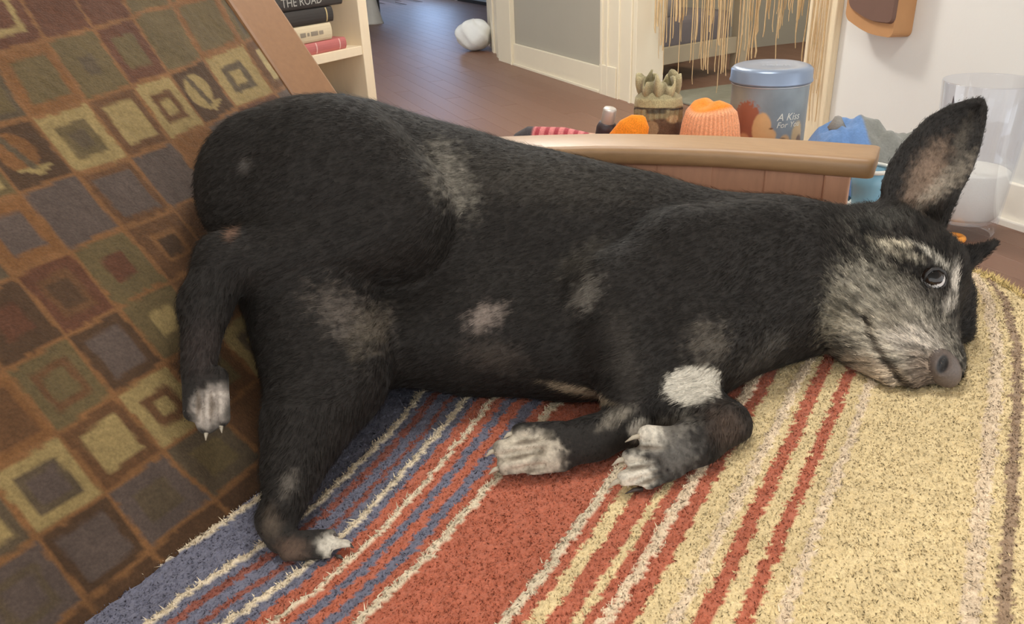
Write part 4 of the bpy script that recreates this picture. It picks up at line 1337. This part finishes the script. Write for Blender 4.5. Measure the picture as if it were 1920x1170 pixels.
book('faded pink book lying lowest in the stack on the bookshelf', -1.53, -1.413, 1.30, 1.545, SH, SH + 0.027, (196, 112, 108), bands=((1.325, 1.333, (226, 178, 170), 0.8), (1.44, 1.444, (226, 178, 170), 0.7), (1.52, 1.524, (226, 178, 170), 0.7)))
book('cream paperback lying between the pink book and a black book', -1.53, -1.413, 1.30, 1.500, SH + 0.0275, SH + 0.066, (224, 206, 172), rough=0.6, bands=((1.395, 1.412, (150, 138, 120), 0.16), (1.417, 1.424, (150, 138, 120), 0.12), (1.429, 1.452, (150, 138, 120), 0.16), (1.456, 1.47, (160, 146, 128), 0.14)))
book('black hardback with gold bands lying on the cream paperback', -1.53, -1.413, 1.285, 1.512, SH + 0.0665, SH + 0.101, (54, 50, 48), bands=((1.488, 1.492, (206, 184, 130), 0.7), (1.31, 1.352, (180, 152, 100), 0.08)), wc=(150, 140, 120))
book('dark book with THE ROAD in pale letters on its spine, topmost of the stack', -1.53, -1.413, 1.27, 1.55, SH + 0.1015, SH + 0.135, (62, 58, 56), words='THE ROAD', wc=(176, 172, 164), wsize=0.026, wy=1.415)
# dark slipcase standing behind the lying books
sl = thing('slipcase', 'dark slipcase standing behind the right end of the book stack', 'box', (-1.59, 1.53, SH))
SL = Vector((-1.59, 1.53, SH))
for nm, lo, hi, mt in (('case', (-1.64, 1.40, SH), (-1.537, 1.572, SH + 0.235), M_DARK), ('page_edge', (-1.6365, 1.404, SH + 0.2352), (-1.545, 1.568, SH + 0.237), plain('page_edge_gold', (206, 180, 126), 0.5))):
    o = box(nm, lo, hi, mt, None, 0.001); o.parent = sl; o.matrix_parent_inverse = Matrix.Translation(-SL)
# two thin books upright on the shelf below
for lab, y0, y1, zt, c in (('blue booklet standing upright at the right end of the lower shelf', 1.532, 1.562, 0.632, (112, 168, 214)), ('white booklet standing left of the blue one on the lower shelf', 1.512, 1.531, 0.638, (226, 220, 214))):
    b = thing('booklet', lab, 'book', (-1.5, (y0 + y1) / 2, 0.422))
    O = Vector((-1.5, (y0 + y1) / 2, 0.422))
    bm = bmesh.new(); add_box(bm, (-1.58, y0, 0.422), (-1.452, y0 + 0.0015, zt), 0); add_box(bm, (-1.58, y1 - 0.0015, 0.422), (-1.452, y1, zt), 0); add_box(bm, (-1.452, y0, 0.422), (-1.450, y1, zt), 0)
    o = bm_obj('cover', bm, plain('booklet_%d' % c[0], c, 0.5)); o.parent = b; o.matrix_parent_inverse = Matrix.Translation(-O)
    o = box('page_block', (-1.578, y0 + 0.002, 0.424), (-1.453, y1 - 0.002, zt - 0.003), plain('booklet_paper_%d' % c[0], (220, 214, 200), 0.8), None, 0); o.parent = b; o.matrix_parent_inverse = Matrix.Translation(-O)

# ------------------------------------------------------------------ side table beyond the arm, and what lies on it
TZ = 0.52
tb = thing('side_table', 'low wooden side table hidden behind the sofa arm, holding tin and knit toys', 'table', (-0.48, 1.58, 0.006))
TO = Vector((-0.48, 1.58, 0.006))
def to_tb(o):
    o.parent = tb; o.matrix_parent_inverse = Matrix.Translation(-TO); return o
to_tb(box('table_top', (-0.90, 1.345, TZ - 0.024), (-0.085, 1.84, TZ), M_OAKD, None, 0.006))
for x in (-0.87, -0.15):
    for y in (1.37, 1.78):
        to_tb(box('leg', (x, y, 0.0065), (x + 0.04, y + 0.04, TZ - 0.024), M_OAKD, None, 0.004))
to_tb(box('apron', (-0.86, 1.385, TZ - 0.09), (-0.12, 1.40, TZ - 0.024), M_OAKD, None, 0.003))

# biscuit tin
tc = np.array([-0.432, 1.765]); TR = 0.082; LT = 0.717
tin = thing('biscuit_tin', 'round tin with blue lid and picture of a kissing child on its side', 'tin', (tc[0], tc[1], TZ))
n_, mz = 240, 110
zz = np.linspace(0, LT - TZ - 0.012, mz)
fa = math.atan2(-tc[1], -tc[0])            # direction towards the sofa
th = fa + np.linspace(-math.pi, math.pi, n_, endpoint=False)
TT, Z2 = np.meshgrid(np.linspace(-math.pi, math.pi, n_, endpoint=False), zz, indexing='ij')
R2 = np.full_like(TT, TR - 0.003)
tv = np.stack([R2 * np.cos(TT + fa), R2 * np.sin(TT + fa), Z2], -1)
sx = TT * TR; sy = Z2 - 0.055              # unrolled coordinates; picture above 0.055
base = np.array(lin((134, 144, 150))); colr = np.tile(base, TT.shape + (1,))
colr = colr * (0.85 + 0.3 * vnoise(TT * 5, Z2 * 30)[..., None])
def blob(cx, cy, rx, ry, c, soft=0.2, rag=0.15):
    global colr
    d = np.hypot((sx - cx) / rx, (sy - cy) / ry) + rag * (vnoise(sx * 300 + 5, sy * 300) - 0.5)
    w_ = sstep(1 + soft, 1 - soft, d)[..., None]; colr = colr * (1 - w_) + lin(c) * w_
blob(-0.080, 0.07, 0.035, 0.05, (150, 150, 140), 0.5)
blob(-0.046, 0.036, 0.036, 0.042, (160, 98, 76), 0.12, 0.3)          # red-brown hair
blob(-0.058, 0.000, 0.032, 0.036, (154, 96, 76), 0.2, 0.3)
blob(-0.010, 0.024, 0.020, 0.034, (214, 172, 122), 0.1, 0.05)         # face
blob(0.006, 0.012, 0.016, 0.014, (214, 172, 122), 0.15, 0.05)
blob(-0.002, -0.012, 0.030, 0.026, (212, 168, 118), 0.15, 0.05)
blob(-0.048, -0.008, 0.016, 0.020, (200, 150, 110), 0.2, 0.05)
blob(0.010, 0.026, 0.004, 0.002, (130, 92, 64), 0.3, 0.0)
blob(0.042, -0.010, 0.014, 0.022, (212, 176, 130), 0.15, 0.05)
blob(0.036, 0.000, 0.009, 0.006, (134, 108, 84), 0.3, 0.1)
blob(0.074, 0.006, 0.016, 0.030, (204, 180, 140), 0.2, 0.1)
blob(0.082, -0.012, 0.010, 0.020, (120, 100, 90), 0.2, 0.1)
ti = np.arange(n_ * mz).reshape(n_, mz)
tq = np.stack([ti, np.roll(ti, -1, 0)], -1)
TQ = np.stack([ti[:, :-1], np.roll(ti, -1, 0)[:, :-1], np.roll(ti, -1, 0)[:, 1:], ti[:, 1:]], -1).reshape(-1, 4)
o = mesh_np('tin_body', tv.reshape(-1, 3), TQ, painted('printed_tin', 0.35, 0.05, 60, 0.0, 100, 0.5), tin, True, colr.reshape(-1, 3))
M_LID = plain('lid_blue_tin', (134, 148, 170), 0.3, 0.04, 20, metal=0.35)
hz = LT - TZ
lathe('lid', [(0, hz - 0.002), (0.05, hz - 0.001), (TR - 0.012, hz + 0.001), (TR - 0.004, hz - 0.002), (TR + 0.001, hz - 0.007), (TR + 0.0015, hz - 0.026), (TR + 0.003, hz - 0.028), (TR + 0.003, hz - 0.031), (TR - 0.002, hz - 0.031), (TR - 0.002, hz - 0.012), (0, hz - 0.012)], M_LID, tin, 72)
lathe('rim', [(TR - 0.003, hz - 0.036), (TR - 0.0005, hz - 0.0355), (TR - 0.0005, hz - 0.0335), (TR - 0.003, hz - 0.033)], plain('tin_rim', (196, 200, 204), 0.3, metal=0.6), tin, 72)
lathe('bottom', [(0, 0), (TR - 0.002, 0), (TR - 0.001, 0.002), (TR - 0.003, 0.003), (0, 0.003)], M_LID, tin, 48)
def on_tin(words, size, cx, cy, c, shear=0.25):
    me = text_mesh(words, size, 0.0002)
    for v in me.vertices:
        x, y, z = v.co
        x += y * shear
        a = fa + (x + cx) / TR
        r = TR - 0.0026 + z
        v.co = (r * math.cos(a), r * math.sin(a), y + cy + 0.055)
    o = link('lettering', me, plain('tin_ink', c, 0.5), tin)
on_tin('A Kiss', 0.021, 0.049, 0.048, (226, 226, 216))
on_tin('For You', 0.017, 0.050, 0.032, (226, 226, 216))
me = text_mesh('A Kiss For You', 0.010, 0.0002)
for v in me.vertices:
    x, y, z = v.co; ca, sa = math.cos(fa + math.pi / 2), math.sin(fa + math.pi / 2)
    x += 0.01; y -= 0.004
    v.co = (x * ca - y * sa, x * sa + y * ca, hz - 0.0002 + z)
link('lettering', me, plain('lid_ink', (196, 204, 214), 0.4), tin)


# olive and brown knitted toy with a ruffled top
def ribbed(name, parent, rad, zf, colf, nu=120, nv=60, mat=None, sq=1.0):
    """body of revolution with its own radius and colour functions of (angle, height 0-1)"""
    A_, T_ = np.meshgrid(np.linspace(-math.pi, math.pi, nu, endpoint=False), np.linspace(0, 1, nv), indexing='ij')
    r = rad(A_, T_); z = zf(A_, T_)
    v = np.stack([r * np.cos(A_), r * np.sin(A_) * sq, z], -1)
    c = colf(A_, T_)
    i = np.arange(nu * nv).reshape(nu, nv); j = np.roll(i, -1, 0)
    q = np.stack([i[:, :-1], j[:, :-1], j[:, 1:], i[:, 1:]], -1).reshape(-1, 4)
    top = len(v.reshape(-1, 3))
    vv = np.concatenate([v.reshape(-1, 3), [[0, 0, float(z[:, -1].mean())], [0, 0, float(z[:, 0].mean())]]])
    cap = []
    for k in range(nu):
        k2 = (k + 1) % nu
        cap.append((i[k, -1], i[k2, -1], top, top)); cap.append((i[k2, 0], i[k, 0], top + 1, top + 1))
    cc_ = np.concatenate([c.reshape(-1, 3), c[:1, -1], c[:1, 0]])
    me_q = np.concatenate([q, np.array([(a, b, t, t) for a, b, t, _ in cap])])
    bm = bmesh.new(); lay = bm.verts.layers.float_color.new('Col')
    bv = [bm.verts.new(p) for p in vv]
    for b_, c_ in zip(bv, cc_): b_[lay] = (float(c_[0]), float(c_[1]), float(c_[2]), 1)
    for f in me_q:
        s = []
        for t in f:
            if bv[t] not in s: s.append(bv[t])
        try: bm.faces.new(s)
        except ValueError: pass
    me = bpy.data.meshes.new(name); bm.to_mesh(me); bm.free(); smooth(me)
    return link(name, me, mat, parent)


M_KNIT = painted('knit_wool', 0.95, 0.2, 400, 0.4, 500, 0.1, 0.2)
ot = thing('knit_toy', 'olive and brown knitted toy with a ruffled top beside the orange beanie', 'toy', (-0.625, 1.62, TZ))
def mixc(base, c, w_): return base * (1 - w_[..., None]) + lin(c) * w_[..., None]
face = math.atan2(-1.62, 0.625)
def dA(A_): return np.abs((A_ - face + math.pi) % (2 * math.pi) - math.pi)
def o_rad(A_, T_):
    r = np.interp(T_, [0, 0.05, 0.3, 0.6, 0.75, 0.9, 1.0], [0.046, 0.050, 0.051, 0.050, 0.050, 0.046, 0.034])
    rib = 0.0018 * np.cos(A_ * 24) * sstep(0.58, 0.62, T_) * sstep(0.76, 0.73, T_)
    band = 0.002 * sstep(0.75, 0.78, T_) * sstep(0.90, 0.88, T_)
    return r + rib + band + 0.0015 * (vnoise(A_ * 9, T_ * 20) - 0.5)
def o_z(A_, T_): return 0.164 * T_ + 0.016 * (np.cos(dA(A_) * 0.5) ** 2 - 0.5) * np.sin(np.pi * T_)
def o_col(A_, T_):
    c = np.tile(lin((156, 146, 112)), A_.shape + (1,))
    c = mixc(c, (108, 84, 66), sstep(0.62, 0.58, T_ + 0.03 * np.cos(A_ * 3)))
    bone = np.minimum(np.hypot((A_ - face + 0.25) / 0.30, (T_ - 0.50) / 0.10), np.minimum(np.hypot((A_ - face + 0.25) / 0.24, (T_ - 0.40) / 0.16), np.hypot((A_ - face + 0.15) / 0.62, (T_ - 0.31) / 0.08)))
    c = mixc(c, (164, 140, 108), sstep(1.1, 0.9, bone))
    d = np.hypot((A_ - face + 0.28) / 0.08, (T_ - 0.33) / 0.03); c = mixc(c, (56, 50, 50), sstep(1.2, 0.8, d))
    c = mixc(c, (62, 58, 56), sstep(0.018, 0.010, np.abs(T_ - 0.755 + 0.012 * np.cos(A_ * 2))) * 0.9)
    c = mixc(c, (62, 58, 56), sstep(0.03, 0.02, np.abs(T_ - 0.72)) * sstep(0.5, 0.35, np.abs(A_ - face + 0.1)) * 0.8)
    c = mixc(c, (176, 164, 124), sstep(0.77, 0.78, T_) * sstep(0.90, 0.88, T_))
    return mixc(c, (206, 182, 140), sstep(1.2, 0.6, np.hypot((A_ - face - 0.7) / 0.35, (T_ - 0.62) / 0.06)))
ribbed('knit_body', ot, o_rad, o_z, o_col, 156, 70, M_KNIT)
# ruffled crown
rv = []; rq = []; rc = []
for i in range(90):
    a = 2 * math.pi * i / 90
    for k in range(5):
        t = k / 4
        rr = 0.039 + 0.006 * math.sin(a * 9) * (0.4 + 0.6 * t) + 0.004 * math.sin(a * 14 + 1) * t + 0.004 * math.sin(t * 3.1)
        z = 0.148 + 0.036 * t + 0.010 * t * math.sin(a * 5 + 2) + 0.005 * t * math.sin(a * 13)
        rv.append((rr * math.cos(a), rr * math.sin(a), z)); rc.append(lin((172, 160, 124)) * (0.62 + 0.38 * t + 0.3 * math.sin(a * 9)))
for i in range(90):
    j = (i + 1) % 90
    for k in range(4): rq.append((i * 5 + k, j * 5 + k, j * 5 + k + 1, i * 5 + k + 1))
o = mesh_np('ruffle', rv, rq, M_KNIT, ot, True, np.clip(np.array(rc), 0, 1))
md = o.modifiers.new('thickness', 'SOLIDIFY'); md.thickness = 0.004
lathe('pompom', [(0, 0), (0.010, 0.003), (0.014, 0.010), (0.010, 0.018), (0, 0.021)], plain('pompom_cream', (214, 190, 152), 0.95, 0.15, 60, 0.5, 200), ot, 16, (0.054 * math.cos(face + 0.45), 0.054 * math.sin(face + 0.45), 0.033))

# orange rib-knit cap
oc_ = thing('beanie', 'orange rib-knit beanie with a folded brim beside the biscuit tin', 'hat', (-0.504, 1.60, TZ))
face2 = math.atan2(-1.60, 0.525)
def c_rad(A_, T_):
    r = np.interp(T_, [0, 0.04, 0.3, 0.6, 0.8, 0.92, 1.0], [0.058, 0.063, 0.062, 0.056, 0.049, 0.037, 0.016])
    return r + 0.0016 * np.cos(A_ * 40) * sstep(0.86, 0.78, T_) + 0.003 * np.cos(A_ * 2 + 0.6) * sstep(0.7, 1, T_)
def c_z(A_, T_): return 0.146 * (1 - (1 - T_) ** 1.3) + 0.006 * np.cos(A_ * 2 + 1) * sstep(0.6, 1, T_)
def c_col(A_, T_):
    c = np.tile(lin((244, 172, 128)), A_.shape + (1,))
    c = c * (0.84 + 0.2 * (np.cos(A_ * 40) * 0.5 + 0.5))[..., None]
    return mixc(c, (242, 140, 50), sstep(0.84, 0.90, T_))
ribbed('cap_body', oc_, c_rad, c_z, c_col, 240, 50, M_KNIT)
bq = []
for i in range(33):
    a = face2 + math.radians(-78 + 156 * i / 32); bq.append((0.064 * math.cos(a), 0.064 * math.sin(a), 0.022 + 0.044 * math.cos(math.radians(-78 + 156 * i / 32))))
sweep('brim', bq, rrect(0.012, 0.030, 0.005), plain('brim_orange_knit', (244, 168, 124), 0.95, 0.12, 90, 0.5, 300), oc_, sm=True)

# orange felt piece and a dark silver-capped bottle at the left of the toys
of = thing('felt_leaf', 'smooth orange felt leaf toy leaning left of the olive knit toy', 'toy', (-0.652, 1.505, TZ))
rad = lambda A_, T_: np.interp(T_, [0, 0.15, 0.4, 0.7, 0.9, 1.0], [0.006, 0.026, 0.036, 0.034, 0.022, 0.004])
o = ribbed('felt_body', of, rad, lambda A_, T_: 0.115 * T_, lambda A_, T_: np.tile(lin((246, 146, 44)), A_.shape + (1,)), 60, 30, M_KNIT, 0.5)
o.rotation_euler = (0.0, 0.62, 0.35); o.location = (-0.030, 0, 0.030)
bt = thing('bottle', 'small dark bottle with a silver cap at the left end of the toys', 'bottle', (-0.742, 1.585, TZ))
o = lathe('bottle_body', [(0, 0.0), (0.020, 0.0), (0.022, 0.003), (0.022, 0.085), (0.018, 0.095), (0.012, 0.098), (0, 0.098)], plain('dark_plum_plastic', (62, 52, 56), 0.4), bt, 32)
o = lathe('cap', [(0, 0.094), (0.014, 0.094), (0.0145, 0.096), (0.0145, 0.125), (0.013, 0.128), (0, 0.128)], plain('silver_cap', (198, 192, 184), 0.4, metal=0.3), bt, 32)
for o in bt.children: o.rotation_euler = (0.1, 0.22, 0)
# pink striped sock with a dark toe
so = thing('striped_sock', 'pink and red striped sock with a dark toe lying by the arm rail', 'sock', (-0.755, 1.40, TZ))
def s_rad(A_, T_): return np.interp(T_, [0, 0.06, 0.2, 0.6, 0.85, 1.0], [0.012, 0.026, 0.036, 0.036, 0.030, 0.010])
def s_col(A_, T_):
    c = np.tile(lin((212, 126, 124)), A_.shape + (1,))
    c = mixc(c, (164, 66, 74), sstep(-0.2, 0.2, np.sin(T_ * 62)))
    return mixc(c, (70, 66, 68), sstep(0.30, 0.26, T_))
o = ribbed('sock_foot', so, s_rad, lambda A_, T_: 0.19 * T_ - 0.095, s_col, 60, 90, M_KNIT)
o.rotation_euler = (0, math.radians(90), math.radians(14)); o.location = (0, 0, 0.064)
o.scale = (1.5, 1, 1)

# crumpled blue and grey clothes at the right end of the table
hx = np.linspace(-0.115, 0.13, 120); hy = np.linspace(-0.10, 0.10, 80)
HX, HY = np.meshgrid(hx, hy, indexing='ij')
ridge = np.interp(HX, [-0.115, -0.07, -0.035, 0.0, 0.035, 0.075, 0.095, 0.115, 0.13], [0.03, 0.10, 0.122, 0.126, 0.114, 0.096, 0.098, 0.07, 0.01])
hh = ridge * np.clip(1 - (HY / 0.10) ** 2, 0, 1) ** 0.6
hh = hh * (1 + 0.22 * (vnoise(HX * 38 + 3, HY * 30) - 0.5)) + 0.006 * (vnoise(HX * 90, HY * 60) - 0.5) * (hh > 0.01)
hh = np.maximum(hh, 0.001)
bl_ = sstep(0.010, 0.002, HX + 0.25 * (HY + 0.03) + 0.010 * (vnoise(HX * 50, HY * 50) - 0.5))
hc_ = lin((126, 126, 120)) * (1 - bl_[..., None]) + lin((104, 136, 182)) * bl_[..., None]
hi = np.arange(HX.size).reshape(HX.shape)
HQ = np.stack([hi[:-1, :-1], hi[1:, :-1], hi[1:, 1:], hi[:-1, 1:]], -1).reshape(-1, 4)
cl = thing('folded_clothes', 'crumpled blue and grey clothes heaped at the right end of the arm', 'clothes', (-0.226, 1.635, TZ), YAW * 0.5)
o = mesh_np('cloth', np.stack([HX, HY, hh], -1).reshape(-1, 3), HQ, painted('cotton_cloth', 0.95, 0.1, 200, 0.3, 300, 0.1, 0.2), cl, True, hc_.reshape(-1, 3))
lathe('tassel', [(0, -0.012), (0.012, -0.008), (0.017, 0.0), (0.010, 0.012), (0.006, 0.02), (0, 0.022)], plain('grey_tassel', (140, 136, 130), 0.95, 0.2, 120, 0.5, 300), cl, 14, (-0.042, -0.01, 0.112))
# pale blue cup on a white and blue saucer
cp = thing('cup', 'pale blue cup with a white rim beside the end of the sofa arm', 'cup', (-0.172, 1.46, TZ + 0.008))
lathe('cup_body', [(0, 0.0), (0.022, 0.0), (0.025, 0.004), (0.030, 0.045), (0.032, 0.072), (0.029, 0.072), (0.027, 0.045), (0.021, 0.006), (0, 0.005)], plain('pale_blue_glaze', (122, 168, 190), 0.35, 0.1, 20), cp, 40)
lathe('rim', [(0.0285, 0.071), (0.033, 0.071), (0.033, 0.077), (0.0285, 0.077), (0.0285, 0.071)], plain('white_glaze', (224, 222, 214), 0.3), cp, 40)
hp = [(-0.028 - 0.020 * math.sin(math.pi * i / 12), 0.0, 0.015 + 0.042 * i / 12) for i in range(13)]
sweep('handle', hp, rrect(0.007, 0.010, 0.003), plain('cup_handle_blue', (84, 116, 138), 0.4), cp, up=(0, 1, 0), sm=True)
sc2 = thing('saucer', 'white saucer with a blue rim under the pale blue cup', 'saucer', (-0.172, 1.46, TZ))
lathe('dish', [(0, 0.0), (0.03, 0.0), (0.052, 0.012), (0.051, 0.014), (0.03, 0.004), (0, 0.004)], plain('white_dish', (228, 224, 212), 0.35), sc2, 48)
lathe('rim', [(0.050, 0.0125), (0.0545, 0.0135), (0.0545, 0.0165), (0.050, 0.0155), (0.050, 0.0125)], plain('blue_rim', (96, 140, 180), 0.35), sc2, 48)

# ------------------------------------------------------------------ glass vase on the floor by the white wall
vz = thing('glass_vase', 'tall clear glass vase half filled with white sand standing by the white wall', 'vase', (-0.045, 2.955, 0.006))
lathe('glass', [(0, 0.0), (0.090, 0.0), (0.100, 0.008), (0.103, 0.03), (0.1065, 0.06), (0.122, 0.28), (0.139, 0.498), (0.137, 0.502), (0.134, 0.498), (0.117, 0.28), (0.101, 0.062), (0.085, 0.048), (0, 0.045)], thin_glass('clear_glass'), vz, 72)
lathe('sand_filling', [(0, 0.062), (0.090, 0.063), (0.0995, 0.075), (0.1105, 0.216), (0.10, 0.222), (0.05, 0.226), (0, 0.224)], plain('white_sand', (236, 232, 222), 0.9, 0.04, 40, 0.3, 200), vz, 60)
lf = thing('leaf', 'dark curled leaf standing inside the glass vase at its left', 'leaf', (-0.045, 2.955, 0.006))
v = []; q = []
for i in range(13):
    t = i / 12; wd_ = 0.02 * math.sin(math.pi * (0.1 + 0.9 * t)) + 0.001
    for s in (-1, 0, 1): v.append((-0.848 * (0.090 + 0.022 * t + s * wd_ * 0.6), -0.53 * (0.090 + 0.022 * t + s * wd_ * 0.6), 0.30 + 0.155 * t + (0.004 if s == 0 else 0)))
for i in range(12):
    for s in (0, 1): q.append((i * 3 + s, i * 3 + s + 1, i * 3 + s + 4, i * 3 + s + 3))
o = mesh_np('blade', v, q, plain('dry_leaf_dark', (84, 76, 80), 0.6, 0.2, 60), lf, True)
md = o.modifiers.new('thickness', 'SOLIDIFY'); md.thickness = 0.002
ob = thing('chew_ring', 'small orange chew toy on the floor beside the glass vase', 'toy', tuple(float(c) for c in at_plane(1788, 452, (0, 0, 0.006), (0, 0, 1))))
rp = [(0.026 * math.cos(2 * math.pi * i / 24), 0.026 * math.sin(2 * math.pi * i / 24), 0.011) for i in range(25)]
sweep('ring', rp, [(0.010 * math.cos(a), 0.010 * math.sin(a)) for a in np.linspace(0, 2 * math.pi, 11)[:-1]], plain('orange_rubber', (240, 160, 66), 0.5), ob, sm=True)
lathe('nub', [(0, 0), (0.012, 0.002), (0.014, 0.010), (0.010, 0.016), (0, 0.018)], plain('orange_rubber_pale', (246, 182, 96), 0.5), ob, 16, (0, 0, 0.0))
